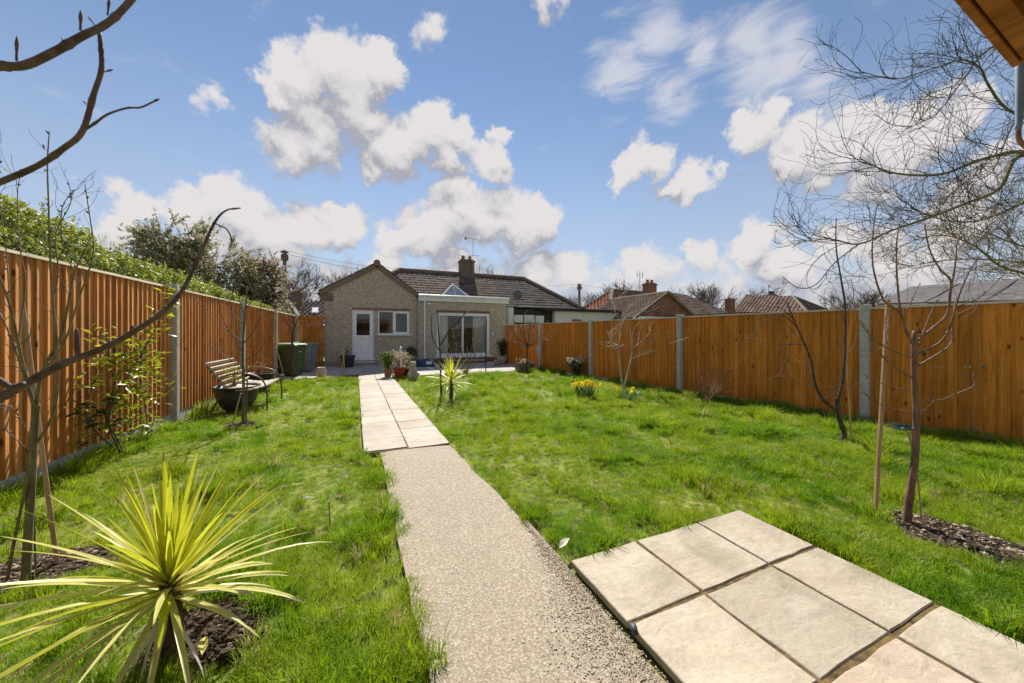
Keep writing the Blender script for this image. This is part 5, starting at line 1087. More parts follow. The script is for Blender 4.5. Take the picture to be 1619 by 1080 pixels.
sapling('multi stemmed young tree with olive bark at the near left, tied to a leaning stake', 1.92,
        [([(40, 928), (45, 840), (50, 760), (53, 700), (56, 655), (58, 640)], 9, 7), ([(57, 655), (42, 600), (28, 540), (15, 480), (-5, 430)], 4, 2, 5), ([(57, 645), (66, 590), (95, 535), (108, 480), (118, 430), (140, 385)], 4.2, 1.5, 6),
         ([(58, 700), (82, 660), (91, 610), (90, 540), (84, 480), (80, 420), (77, 330), (75, 260), (78, 208)], 3.6, 1, 4), ([(58, 650), (36, 585), (12, 520), (-15, 470)], 3.4, 1.5, 5), ([(66, 590), (100, 545), (122, 480), (136, 440), (148, 395), (140, 330), (134, 292)], 2.4, .8, 5),
         ([(8, 938), (22, 858), (40, 770), (47, 705)], 4, 2.4, 0), ([(84, 480), (92, 430), (88, 370), (112, 320), (107, 285)], 1.6, .7, 4), ([(28, 540), (40, 450), (30, 380), (28, 300), (36, 270)], 1.8, .7, 5), ([(118, 430), (100, 390), (98, 330), (118, 300)], 1.5, .6, 4), ([(50, 715), (20, 690), (0, 672), (-20, 665)], 1.2, .6, 6), ([(52, 700), (25, 650), (0, 640)], 1.1, .6, 5),
         ([(15, 480), (10, 400), (-2, 300), (0, 245)], 1.4, .6, 4)], .16, 5, 31, bark='bark_olive', twig='twig', budn=9, jit=.18, rmin=.0009)
rod('stake', 'brown wooden stake leaning across the near left young tree', 'stake', [(92, 898), (35, 479)], 2.05, 4.6, 'stake', GS); rod('stake', 'short thin stick in the soil beside the near left tree', 'stake', [(57, 915), (53, 805)], 1.97, 2, 'bark_grey', GS)
sapling('young red brown fruit tree with cut leader standing in a soil patch, right foreground', 2.51,
        [([(1434, 834), (1436, 800), (1441, 765), (1447, 720), (1448, 660), (1446, 600), (1445, 550), (1447, 523)], 8.5, 5), ([(1446, 548), (1432, 522), (1423, 494), (1397, 474), (1380, 420), (1381, 360), (1388, 320)], 3.6, .8, 7), ([(1423, 494), (1418, 433), (1418, 381), (1425, 344)], 2.4, .8, 6),
         ([(1449, 540), (1476, 518), (1497, 498), (1502, 467), (1503, 443), (1486, 425), (1469, 392), (1462, 352)], 3.6, 1, 7), ([(1502, 467), (1510, 419), (1514, 381), (1526, 352)], 2.4, .8, 7), ([(1449, 560), (1486, 542), (1503, 515), (1514, 474), (1530, 435), (1550, 400)], 3, .8, 6), ([(1448, 580), (1483, 560), (1505, 541), (1505, 508), (1512, 470)], 2.6, 1, 4),
         ([(1445, 566), (1408, 553), (1380, 535), (1353, 501)], 2, .8, 3), ([(1445, 599), (1414, 580), (1387, 553), (1370, 520)], 2, .8, 2), ([(1445, 621), (1404, 609), (1377, 600), (1366, 592)], 1.3, .7, 1), ([(1445, 652), (1400, 643), (1363, 621)], 1.2, .7, 1),
         ([(1446, 633), (1486, 633), (1517, 621), (1541, 609), (1539, 592)], 2, 1.2, 2), ([(1468, 633), (1475, 620)], 1, .5, 0), ([(1480, 633), (1460, 650), (1453, 662)], 1, .5, 0), ([(1450, 552), (1469, 501), (1483, 470)], 1.6, .7, 1), ([(1430, 498), (1455, 446)], 1.4, .6, 1), ([(1508, 500), (1560, 474), (1580, 462)], 1.3, .6, 2), ([(1510, 485), (1552, 468), (1600, 420)], 1.3, .6, 3)],
        .30, 5, 41, budn=5, jit=.25, rmin=.0011)
rod('stake', 'pale round stake with frayed twine, left of the right foreground tree', 'stake', [(1384, 806), (1393, 660), (1399, 560), (1404, 474)], 2.70, 4.3, 'stake', GS); rod('cane', 'thin cane leaning behind the right foreground tree trunk', 'cane', [(1457, 830), (1450, 750), (1436, 682)], 2.56, 2, 'cane', GS)
b = MB(); b.tube(smooth_path([D(1401, 674, 2.66), D(1420, 676, 2.62), D(1424, 677, 2.61), D(1446, 677, 2.5)], 3), .004, 5); b.tube([D(1418, 674, 2.6), D(1425, 680, 2.6)], .007, 5); tag(b.build('twine', M['twine'], base=D(1420, 676, 2.6)), 'blue twine tied between the pale stake and the right tree trunk', 'twine')
b = MB(); rr_ = random.Random(3)
for i in range(9):
    p = D(1402 + rr_.uniform(-3, 3), 502 + rr_.uniform(-4, 4), 2.68); b.tube([p, p + Vector((rr_.uniform(-.02, .01), 0, -.06)), p + Vector((rr_.uniform(-.03, .02), 0, -.15 - rr_.random() * .06))], .0022, 3)
tag(b.build('frayed_twine', M['twig_pale'], base=D(1402, 510, 2.68)), 'frayed grey twine hanging from the top of the pale stake', 'twine')
sapling('dark forked young tree with a knobbly base near the right fence post', 4.49,
        [([(1329, 699), (1335, 686), (1328, 665), (1325, 648), (1324, 630)], 5.5, 3.8), ([(1323, 650), (1301, 631), (1288, 604), (1282, 570), (1270, 539), (1253, 501), (1245, 478)], 3.4, 1, 9), ([(1324, 635), (1332, 604), (1336, 553), (1336, 484), (1330, 443), (1322, 392), (1322, 345)], 3.4, .8, 7), ([(1320, 622), (1305, 630), (1290, 628)], .9, .5, 0),
         ([(1262, 520), (1240, 500), (1215, 505), (1190, 530)], 1.2, .5, 5), ([(1272, 545), (1245, 545), (1222, 560)], 1, .5, 4), ([(1255, 505), (1230, 485), (1200, 492)], 1, .5, 5), ([(1336, 500), (1350, 470), (1345, 440)], 1, .5, 3)], .45, 5, 51, bark='bark_dark', twig='twig', jit=.3, rmin=.0016, up=-.06)
rod('cane', 'slim cane beside the dark forked young tree', 'cane', [(1346, 697), (1342, 620), (1338, 555)], 4.5, 1.6, 'stake', GS)
sapling('pale twiggy young tree with two stems growing against the right fence', 8.4,
        [([(985, 618), (981, 580), (979, 550), (982, 520), (986, 490)], 2, 1), ([(986, 616), (994, 585), (1000, 555), (998, 530), (990, 505), (995, 480)], 2, .8, 7), ([(980, 560), (968, 545), (965, 525)], 1, .5, 6), ([(982, 525), (990, 500), (1015, 490)], 1, .5, 6), ([(998, 552), (1015, 540), (1030, 522)], 1, .5, 6), ([(999, 568), (1012, 558), (1034, 555)], .8, .5, 4), ([(980, 545), (962, 548)], .8, .5, 5), ([(982, 510), (972, 490), (978, 470)], .8, .5, 5)], .55, 6, 61, bark='twig_pale', twig='twig_pale', jit=.5, rmin=.0042, budn=3)
sapling('low bare shrub of tangled brown twigs below the right fence', 6.7, [([(1118, 642), (1116, 630)], 2, 1.2)] + [([(1117, 640), (1117 + dx * .5, 640 - dy * .6), (1117 + dx, 640 - dy)], 1.3, .5, 5) for dx, dy in ((-18, 35), (-8, 44), (4, 40), (14, 32), (24, 26), (-24, 22), (30, 34), (0, 30))], .35, 5, 71, cat='shrub', name='shrub', bark='bark_brown', twig='bark_brown', jit=.3, rmin=.0028)
sapling('small pale pruned tree by the wooden planter at the far end of the right fence', 12.3, [([(833, 590), (833, 560), (834, 545)], 1.4, 1)] + [([(834, 548), (834 + dx * .6, 545 - dy * .5), (834 + dx, 545 - dy)], .8, .4, 5) for dx, dy in ((-24, 22), (-14, 32), (4, 34), (16, 28), (24, 16), (-26, 6), (20, 4), (-6, 24))], .5, 5, 81, bark='bark_dark', twig='twig_pale', jit=.5, rmin=.005)
sapling('slender dark young tree beside the small yellow cordyline', 7.85, [([(698, 627), (697, 600), (696, 560), (693, 520), (692, 492)], 1.9, .9, 3), ([(696, 556), (686, 540), (682, 520), (683, 498)], 1.1, .5, 2), ([(697, 545), (712, 520), (730, 502), (736, 492)], 1.3, .7, 3), ([(696, 575), (712, 560), (735, 548)], .9, .5, 2)], .35, 3, 91, bark='bark_dark', twig='twig_pale', jit=.3, rmin=.0028, budn=2)
rod('stake', 'short dark post in the grass right of the small cordyline', 'stake', [(716, 608), (716, 588)], 9.3, 1.3, 'bark_dark', GS); rod('garden_rod', 'thin black metal rod standing at the patio edge before the sliding door', 'rod', [(768, 592), (769, 505)], 11.9, .9, 'black', GS)
sapling('bare shrub with tan seed heads at the lawn edge before the sliding door', 11.7, [([(738, 594), (737, 588)], 1, .7)] + [([(737, 592), (737 + dx * .6, 592 - dy * .5), (737 + dx, 592 - dy)], .7, .4, 5) for dx, dy in ((-28, 48), (-20, 60), (-10, 66), (2, 44), (12, 62), (20, 54), (28, 40), (-34, 36), (8, 34))], .42, 5, 95, cat='shrub', name='shrub', bark='bark_brown', twig='twig', jit=.5, rmin=.004, budn=9, budmat='rubble')
sapling('thin dark young tree with lichened stem in front of the green bin', 10.2, [([(463, 604), (462, 570), (462, 540), (463, 524)], 2.6, 1.6), ([(463, 526), (455, 512), (440, 490)], 1.2, .5, 3), ([(463, 524), (470, 508), (484, 480), (492, 466)], 1.2, .5, 4), ([(462, 535), (457, 520), (459, 500)], .9, .5, 3), ([(466, 516), (462, 498), (466, 475)], .9, .5, 3)], .5, 4, 101, bark='bark_dark', twig='bark_dark', jit=.4, rmin=.0035)
rod('cane', 'long pale cane leaning from the fence post towards the green bin', 'cane', [(451, 597), (432, 533)], 10.6, .9, 'cane', GS)
for (a_, c_, lab) in (((540, 594), (545, 540), 'left one of two thin canes crossing before the dark pot'), ((545, 595), (543, 553), 'right one of two thin canes crossing before the dark pot')): rod('cane', lab, 'cane', [a_, c_], 11.4, .9, 'cane', GS)
sapling('straight young tree on a low soil patch before the grey bowl planter', 5.27, [([(384, 674), (385, 650), (385, 600), (384, 550), (387, 500), (391, 452)], 3.2, 1.4), ([(384, 542), (360, 522), (335, 505), (305, 468)], 1.1, .5, 2), ([(386, 542), (402, 522), (411, 500), (413, 470)], 1.3, .6, 3), ([(384, 556), (370, 535), (350, 500), (345, 470)], 1, .5, 3), ([(387, 500), (378, 470), (381, 440)], 1, .5, 3), ([(388, 570), (410, 555), (425, 535)], .9, .5, 2), ([(384, 512), (366, 492), (362, 460)], .9, .5, 3), ([(387, 490), (402, 470), (408, 445)], .9, .5, 3), ([(383, 580), (360, 565), (322, 540)], .8, .5, 1)], .35, 3, 111, bark='bark_grey', twig='twig', jit=.3, rmin=.0018)
rod('cane', 'left cane propping the straight young tree by the bowl planter', 'cane', [(366, 676), (381, 622)], 5.25, 1.3, 'cane', GS); rod('cane', 'right cane propping the straight young tree by the bowl planter', 'cane', [(389, 672), (391, 600)], 5.3, 1.3, 'bark_grey', GS)

# ------------------------------------------------------------------ cordylines: every leaf its own blade
def blade(name, L, w, droop, el, mat, twist=0, seg=7):
    b = MB(); p = Vector((0, 0, 0)); a = el; vs = []; uv = []
    for i in range(seg + 1):
        t = i / seg; ww = w * (.55 + .45 * min(1, t * 5)) * (1 - t ** 2.6) + .0006; ny = Vector((math.cos(twist * t), 0, 0)); c = Vector((-math.sin(a), 0, math.cos(a)))
        s = Vector((0, 1, 0)) * math.cos(twist * t) + c * math.sin(twist * t); vs += [p - s * ww / 2 + c * ww * .18, p - c * 0, p + s * ww / 2 + c * ww * .18]; uv += [(0, t), (.5, t), (1, t)]
        p = p + Vector((math.cos(a), 0, math.sin(a))) * L / seg; a -= droop / seg * (.35 + 1.3 * t)
    fs = [(3 * i + k, 3 * i + k + 1, 3 * i + 4 + k, 3 * i + 3 + k) for i in range(seg) for k in (0, 1)]; b.add(vs, fs); me = b.mesh(name, mat, smooth=True)
    ul = me.uv_layers.new(name='UVMap')
    for lp in me.loops: ul.data[lp.index].uv = uv[lp.vertex_index]
    return me
def cordyline(base, label, H, n, L0, w, seed, rs_=.05):
    r = random.Random(seed); o = thing('cordyline', base, label, 'plant', 'yellow cordylines'); B = Vector(base)
    b = MB(); P = [B + Vector((0, 0, -.02)), B + Vector((.01, .0, H * .5)), B + Vector((.0, .01, H)), B + Vector((0, .01, H + .08))]
    b.tube(smooth_path(P, 4), [rs_ * (1.1 - .25 * i / 12) * (1 + .14 * math.sin(i * 2.7)) for i in range(13)], 12)
    for i in range(34):                    # shreds of old leaf bases
        a = r.uniform(0, 6.28); z = r.uniform(.1, 1) * H; d = Vector((math.cos(a), math.sin(a), 0)); b.tube([B + d * rs_ * .8 + Vector((0, 0, z)), B + d * rs_ * 1.25 + Vector((0, 0, z + .02)), B + d * rs_ * 1.5 + Vector((0, 0, z - .02))], [.006, .005, .002], 3)
    b.build('trunk', M['fibre'], o)
    for i in range(n):
        f = i / (n - 1); az = i * 2.39996 + r.uniform(-.2, .2)
        el = R(lerp(84, -14, f ** 1.0)) + R(r.uniform(-7, 7)); L = L0 * (lerp(.80, 1.0, min(1, f * 2.2)) * r.uniform(.7, 1.18)); droop = lerp(.08, .9, f ** 1.4) * r.uniform(.5, 1.2)
        me = blade('leaf', L, w * r.uniform(.8, 1.15), droop, el, M['cord'] if f < .5 and r.random() < .85 or r.random() < .18 else M['cord_pale'], r.uniform(-.5, .5))
        obj('leaf', me, o, Vector((math.cos(az) * rs_ * .4, math.sin(az) * rs_ * .4, H + lerp(.10, -.01, f))), (0, 0, az))
    for i in range(max(4, n // 9)):        # dead leaves hanging below the crown
        az = r.uniform(0, 6.28); me = blade('dead_leaf', L0 * r.uniform(.35, .75), w * .7, 1.1, R(r.uniform(-50, -15)), M['rubble'], r.uniform(-2, 2)); obj('dead_leaf', me, o, Vector((math.cos(az) * rs_ * .8, math.sin(az) * rs_ * .8, H * r.uniform(.6, .95))), (0, 0, az))
    return o
c0 = G(268, 1050); cordyline((c0.x, c0.y, 0), 'large lime and cream cordyline in dark soil at the near left', .29, 100, .545, .026, 4, .037)
c1 = G(713, 629); cordyline((c1.x, c1.y, 0), 'small yellow cordyline in the lawn right of the path', .33, 46, .62, .034, 9, .035)

# ------------------------------------------------------------------ leafy shrub against the left fence: bright leaves above, dark below left
def leafy():
    r = random.Random(14); p0 = G(192, 714); o = thing('leafy_shrub', (p0.x, p0.y, 0), 'scrambling evergreen shrub with glossy lime leaves against the left fence', 'shrub'); z = 4.1
    S = [[(190, 716), (172, 670), (180, 630), (205, 590), (232, 545), (255, 500), (262, 470)], [(205, 718), (208, 660), (215, 600), (208, 560), (232, 520)], [(215, 722), (225, 680), (222, 640), (222, 590), (230, 555)], [(186, 714), (150, 680), (135, 650), (150, 600), (160, 560)], [(232, 722), (232, 660), (222, 600), (225, 560)], [(196, 716), (182, 688), (166, 655), (180, 610), (165, 545), (150, 530)], [(240, 715), (262, 690), (285, 675)], [(200, 700), (225, 655), (260, 625), (278, 610)]]
    def fz(px, off):
        a = (px - 809.5) / FPX; return (-2.84 - .0295 * 4.42 + off) / ((a * RT.x + FW.x) - .0295 * (a * RT.y + FW.y))
    leafm = []
    for k, (mat, sz) in enumerate(((M['rose'], 1), (M['rose_dark'], 1))):
        b = MB(); l, w = .075, .034; b.add([(0, 0, 0), (l * .35, w / 2, .007), (l * .75, w * .4, .005), (l, 0, -.006), (l * .75, -w * .4, .005), (l * .35, -w / 2, .007), (l * .4, 0, 0), (l * .75, 0, -.001)], [(0, 6, 1), (1, 6, 7, 2), (2, 7, 3), (3, 7, 4), (4, 7, 6, 5), (5, 6, 0)]); leafm.append(b.mesh('leaf', mat, smooth=True))
    paths = []; tw = MB()
    for i, s in enumerate(S):
        dz = r.uniform(-.25, .1); P = smooth_path([D(px, py, fz(px, .12 + abs(dz))) for k, (px, py) in enumerate(s)], 3)
        for v in P: v.x = max(v.x, LFX(v.y) + .08)
        b = MB(); b.tube(P, [lerp(.010 if i in (0, 5) else .006, .0025, k / (len(P) - 1)) for k in range(len(P))], 5); b.build('stem', M['bark_dark'], o); paths.append(P)
    more = MB(); cnt = 0
    for i in range(680):
        P = r.choice(paths[:6] if r.random() < .8 else paths); f = r.uniform(.12, 1) * (len(P) - 1.001); k = int(f); q = P[k].lerp(P[k + 1], f - k)
        d = (rvec(r) + Vector((.15, 0, .05))).normalized(); L = r.random() ** .7 * .24; e = q + d * L
        if e.z < .03 or (e.z < .5 and r.random() < .3): continue
        e.x = max(e.x, LFX(e.y) + .05); tw.tube([q, q.lerp(e, .5) + Vector((0, 0, .01)), e], [.002, .0015, .001], 3, cap=False)
        for m in range(1 if i % 2 else 2):
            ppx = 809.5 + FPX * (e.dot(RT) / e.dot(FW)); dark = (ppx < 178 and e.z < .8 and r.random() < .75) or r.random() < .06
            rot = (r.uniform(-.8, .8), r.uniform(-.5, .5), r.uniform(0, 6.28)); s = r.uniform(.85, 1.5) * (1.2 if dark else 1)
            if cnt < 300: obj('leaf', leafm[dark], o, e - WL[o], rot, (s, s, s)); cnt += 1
            elif not dark:
                n = rvec(r) + Vector((0, 0, 1.2)); leaf_quad(more, e, n, rvec(r), .075 * s, .034 * s)
    tag(tw.build('twigs', M['bark_dark'], o), kind='stuff'); tag(more.build('foliage', M['rose'], o), kind='stuff')
leafy()

# ------------------------------------------------------------------ bench, planters, bins, pots
def bench():
    X0, Y0, Y1 = -2.42, 7.45, 8.75; o = thing('bench', (-2.1, (Y0 + Y1) / 2, 0), 'weathered slatted bench with curved metal arms against the left fence', 'bench')
    sl = MB(); sl.box((0, 0, 0), (.065, Y1 - Y0, .022)); sl = sl.mesh('slat', M['bench'])
    for i in range(6):
        t = i / 5; x, z = lerp(-2.20, -2.46, t) , lerp(.47, .86, t); obj('slat', sl, o, Vector((x, (Y0 + Y1) / 2, z)) - WL[o], (0, R(-58), 0))
    for i in range(6):
        t = i / 5; obj('slat', sl, o, Vector((lerp(-2.14, -1.68, t), (Y0 + Y1) / 2, lerp(.415, .43, t) - .03 * math.sin(t * 3.14))) - WL[o], (0, R(lerp(10, -8, t)), 0), (1.25, 1, 1))
    for y in (Y0 + .05, Y1 - .05):
        f = MB(); f.tube(smooth_path([(-2.49, y, .88), (-2.36, y, .66), (-2.20, y, .44), (-2.14, y, .40), (-1.9, y, .385), (-1.70, y, .41), (-1.68, y, .34)], 4), .014, 8)
        f.tube(smooth_path([(-2.32, y, .62), (-2.10, y, .68), (-1.85, y, .66), (-1.68, y, .56), (-1.61, y, .36), (-1.60, y, .0)], 5), .0135, 8); f.tube(smooth_path([(-2.16, y, .40), (-2.3, y, .25), (-2.42, y, 0)], 4), .014, 8); f.build('end_frame', M['bronze'], o, smooth=True)
bench()
def bowl(px, z, ybot, r, h, mat, label):
    c = G(px, ybot); o = thing('planter', (c.x, c.y, 0), label, 'planter', 'dark bowl planters by the bench'); b = MB()
    b.lathe((c.x, c.y, 0), [(.001, 0), (r * .45, 0), (r * .62, h * .12), (r * .84, h * .42), (r * .94, h * .75), (r * .97, h * .93), (r * 1.03, h * .95), (r * 1.04, h), (r * .95, h), (r * .92, h * .9), (.001, h * .88)], 36); b.build('bowl', mat, o, smooth=True)
    b = MB(); b.lathe((c.x, c.y, h * .885), [(r * .92, 0), (r * .5, .015), (.001, .02)], 20); b.build('compost', M['soil'], o); return c
pA = bowl(375, 6, 648, .345, .44, M['potgrey'], 'dark grey bowl planter at the near end of the bench'); pB = bowl(409, 8, 617, .33, .42, M['black'], 'black bowl planter at the far end of the bench')
def bushlet(name, label, base, h, spread, n, mat, seed, stems=7, leaf=.05, bark='bark_brown', cat='plant', fl=None, nfl=0):
    r = random.Random(seed); B = Vector(base); o = thing(name, base, label, cat); b = MB(); f = MB(); g_ = MB()
    for i in range(stems):
        a = r.uniform(0, 6.28); q = r.uniform(.2, 1) * spread; P = smooth_path([B, B + Vector((math.cos(a) * q * .4, math.sin(a) * q * .4, h * .5)), B + Vector((math.cos(a) * q, math.sin(a) * q, h * r.uniform(.7, 1)))], 3); b.tube(P, [lerp(.008, .003, k / 6) for k in range(7)], 4)
        for k in range(n // stems):
            t = r.uniform(.12, 1) * 5.99; j = int(t); p = P[j].lerp(P[j + 1], t - j) + rvec(r) * r.random() * spread * .42; p.z = max(p.z, B.z + .01); leaf_quad(f, p, rvec(r) + Vector((0, 0, .6)), rvec(r), leaf * r.uniform(.7, 1.4), leaf * .45)
        for k in range(nfl // stems if fl else 0):
            t = r.uniform(.75, 1) * 5.99; j = int(t); p = P[j].lerp(P[j + 1], t - j) + rvec(r) * r.random() * spread * .3 + Vector((0, 0, .05))
            for m in range(5): leaf_quad(g_, p + rvec(r) * .02, rvec(r) + Vector((0, 0, 1)), rvec(r), .05, .04)
    if n >= 200:
        for k in range(n // 2):
            v = rvec(r) * r.random() ** .4; p = B + Vector((v.x * spread * .95, v.y * spread * .95, h * .5 + v.z * h * .5)); leaf_quad(f, p, rvec(r) + Vector((0, 0, .6)), v + rvec(r), leaf * r.uniform(.7, 1.4), leaf * .45)
    b.build('stems', M[bark], o); tag(f.build('leaves', M[mat], o), kind='stuff') if f.v else None
    if g_.v: tag(g_.build('blossom', M[fl], o), kind='stuff')
    return o
bushlet('potted_plant', 'yellow leaved plant growing in the near grey bowl planter', (pA.x - .05, pA.y + .05, .40), .42, .28, 130, 'rose', 6, 8, .05); bushlet('potted_plant', 'coppery leaved low plant in the far black bowl planter', (pB.x, pB.y, .38), .28, .28, 150, 'copper', 7, 9, .055)
def wheelie(px, py, label, body, lid, rz, s=1.0):
    c = G(px, py); o = thing('wheelie_bin', (c.x, c.y, 0), label, 'bin', 'wheelie bins by the side gate'); o.rotation_euler = (0, 0, rz); B = WL[o]
    def bl(mb, nm, mat, **k): me = mb.mesh(nm, M[mat]); ob = obj(nm, me, o); md = ob.modifiers.new('bevel', 'BEVEL'); md.width = k.get('bv', .012); md.segments = 2; md.limit_method = 'ANGLE'; return ob
    b = MB(); b.hexa([(-.22, -.26, .05), (.22, -.26, .05), (.22, .26, .12), (-.22, .26, .12)], [(-.28, -.36, 1.0), (.28, -.36, 1.0), (.28, .36, 1.0), (-.28, .36, 1.0)]); b.box((0, 0, .985), (.60, .76, .05)); b.box((0, -.315, .55), (.30, .03, .5)); b.box((0, .36, .93), (.5, .06, .08)); bl(b, 'body', body)
    b = MB(); b.hexa([(-.305, -.40, 1.015), (.305, -.40, 1.015), (.305, .38, 1.015), (-.305, .38, 1.015)], [(-.27, -.34, 1.065), (.27, -.34, 1.065), (.26, .36, 1.085), (-.26, .36, 1.085)]); b.box((0, -.40, 1.03), (.3, .04, .03)); bl(b, 'lid', lid)
    b = MB(); b.tube([(-.24, .42, 1.0), (.24, .42, 1.0)], .017, 8); ob = bl(b, 'handle', 'black', bv=.001)
    for sx in (-1, 1):
        b = MB(); b.tube([(sx * .20, .28, .10), (sx * .27, .28, .10)], .10, 16); bl(b, 'wheel', 'black', bv=.006)
    b = MB(); b.box((0, -.335, .82), (.07, .012, .07)); bl(b, 'badge', 'whitepl', bv=.002); return o
wheelie(459, 595, 'green wheelie bin with pale green lid beside the left fence', 'bin_green', 'lid_green', R(62)); wheelie(481, 588.5, 'grey wheelie bin standing behind the green one by the gate', 'bin_grey', 'lid_green', R(75))
def pot(name, label, c, prof, mat, n=20, cat='pot', soil=None, sq=False):
    o = thing(name, (c[0], c[1], c[2] if len(c) > 2 else 0), label, cat); b = MB(); b.lathe(WL[o], prof, 4 if sq else n, rz=R(45) if sq else 0); b.build('pot_body', M[mat], o, smooth=not sq)
    if soil: b = MB(); b.lathe(WL[o] + Vector((0, 0, soil[1])), [(soil[0], 0), (.001, .01)], 4 if sq else n, rz=R(45) if sq else 0); b.build('compost', M['soil'], o)
    return o
ZP = .022
c = G(508, 597); pot('vase', 'cream ceramic vase standing on the patio edge left of the path', (c.x, c.y, ZP), [(.001, 0), (.10, 0), (.135, .03), (.15, .12), (.14, .20), (.105, .255), (.10, .27), (.115, .30), (.10, .30), (.085, .26), (.001, .2)], 'beige', cat='vase')
c = (-.60, 15.75); pot('planter', 'dark slate planter against the gable wall left of the back door', (*c, ZP), [(.001, 0), (.20, 0), (.27, .42), (.29, .43), (.29, .48), (.26, .48), (.25, .40), (.001, .39)], 'potslate', cat='planter', soil=(.25, .42))
bushlet('potted_plant', 'nearly bare plant in the dark slate planter by the back door', (*c, .40), .55, .2, 26, 'rose_dark', 12, 4, .09)
c = G(613, 597.5); tc_ = (c.x, c.y); pot('flower_pot', 'square terracotta pot at the path edge, holding a green shrub', (*tc_, .0), [(.001, 0), (.115, 0), (.15, .22), (.175, .225), (.175, .285), (.15, .285), (.14, .25), (.001, .24)], 'terracotta', soil=(.14, .255), sq=True)
bushlet('potted_plant', 'small bushy green shrub in the terracotta pot', (*tc_, .25), .60, .24, 620, 'mid', 13, 9, .075)
c = G(631, 596.5); rc_ = (c.x, c.y); pot('flower_pot', 'square red plastic pot beside the terracotta one', (*rc_, 0), [(.001, 0), (.17, 0), (.245, .26), (.265, .265), (.27, .32), (.24, .32), (.23, .28), (.001, .27)], 'redpot', soil=(.23, .285), sq=True)
bushlet('potted_plant', 'sparse brown leaved plant in the red pot', (*rc_, .28), .58, .30, 420, 'ever_brown', 15, 9, .06)
p = D(633.5, 575, 11); b = MB(); b.tube([(p.x, p.y, .2), (p.x, p.y, .92)], .028, 8); b.lathe((p.x, p.y, .92), [(.028, 0), (.036, .01), (.03, .05), (.001, .06)], 8); tag(b.build('white_post', M['whitepl'], base=(p.x, p.y, 0)), 'upright white plastic stick behind the red pot', 'stick')
c = G(643, 595); pot('flower_pot', 'round black plastic pot between the red pot and the stone figure', (c.x, c.y, 0), [(.001, 0), (.11, 0), (.15, .25), (.16, .27), (.14, .27), (.13, .24), (.001, .23)], 'black', soil=(.13, .245))
bushlet('potted_plant', 'greyish wiry plant in the round black pot', (c.x, c.y, .24), .5, .26, 240, 'ever_brown', 16, 12, .045)
def ornament():
    c = G(653, 599.5); o = thing('stone_figure', (c.x, c.y, 0), 'weathered cream stone animal figure sitting on the lawn edge by the pots', 'ornament'); B = WL[o]
    b = MB(); b.lathe(B, [(.001, 0), (.15, 0), (.155, .05), (.13, .06)], 12); b.build('base', M['stone'], o)
    b = MB(); r = random.Random(2)
    b.lathe(B + Vector((.0, .02, .05)), [(.001, 0), (.13, .01), (.145, .10), (.12, .22), (.095, .30), (.085, .36), (.001, .38)], 12, sy=1.1); b.ball(B + Vector((0, -.03, .45)), (.095, .10, .10), seg=12, rings=8); b.ball(B + Vector((0, -.12, .43)), (.05, .06, .045), seg=8, rings=6)
    for s in (-1, 1): b.ball(B + Vector((s * .07, .01, .53)), (.028, .02, .045), seg=6); b.tube(smooth_path([B + Vector((s * .07, -.08, .30)), B + Vector((s * .075, -.11, .15)), B + Vector((s * .07, -.13, .06))], 3), [.045, .043, .042, .04, .038, .036, .04], 8); b.ball(B + Vector((s * .11, .02, .12)), (.06, .10, .09), seg=8, rings=6)
    ob = b.build('figure', M['stone'], o, smooth=True); ob.modifiers.new('r', 'REMESH').voxel_size = .014
    b = MB(); b.tube([B + Vector((.10, -.06, .16)), B + Vector((.17, -.08, .15))], .025, 6); b.build('held_ball', M['black'], o)
ornament()
p = PY(650, 556, YG); o = thing('hose_reel', (p.x, YG - .02, p.z), 'dark green garden hose coiled on a wall reel beside the kitchen window', 'hose reel')
b = MB(); rr_ = random.Random(4)
for i in range(7):
    a = .19 + rr_.uniform(-.03, .05); b.tube([(p.x + a * math.cos(t) * .95, YG - .06 - .018 * (i % 4), p.z - .03 + a * 1.15 * math.sin(t)) for t in [k * 2 * math.pi / 20 for k in range(21)]], .012, 5)
b.build('hose', M['hose'], o); b = MB(); b.tube([(p.x, YG, p.z), (p.x, YG - .16, p.z)], .10, 12); b.build('reel', M['hosewood'], o); b = MB(); b.box((p.x, YG - .11, p.z - .11), (.34, .20, .02)); b.box((p.x, YG - .01, p.z), (.12, .02, .40)); b.build('bracket', M['steel'], o)
bushlet('climber', 'dark leaved climbing plant below the hose reel on the gable wall', (p.x - .05, YG - .25, 0), .8, .28, 420, 'rose_dark', 17, 10, .07)
c = G(676, 580.5); o = thing('compost_bag', (c.x, c.y, ZP), 'blue plastic compost bag lying by the downpipe', 'bag'); b = MB(); B = WL[o]
b.lathe(B, [(.001, 0), (.24, .0), (.29, .08), (.28, .20), (.20, .29), (.10, .33), (.001, .33)], 14, sx=1.15, sy=.7); ob = b.build('bag_body', M['blue'], o, smooth=True)
for v in ob.data.vertices: v.co += Vector(v.co).normalized() * .05 * mnoise.noise(v.co * 9)
b = MB(); b.box(B + Vector((.02, -.20, .17)), (.22, .012, .12), rx=R(-12)); b.build('printed_patch', M['sill'], o)
c = G(662.5, 581); o = thing('crate', (c.x, c.y, ZP), 'small dark teal plastic crate beside the blue bag', 'crate'); b = MB(); B = WL[o]
for dx, dy, w_, d_ in ((0, -.13, .30, .02), (0, .13, .30, .02), (-.14, 0, .02, .26), (.14, 0, .02, .26)): b.box(B + Vector((dx, dy, .12)), (w_, d_, .24))
b.box(B + Vector((0, 0, .01)), (.30, .26, .02)); b.box(B + Vector((0, -.135, .22)), (.32, .03, .03)); b.build('crate_body', M['teal'], o)
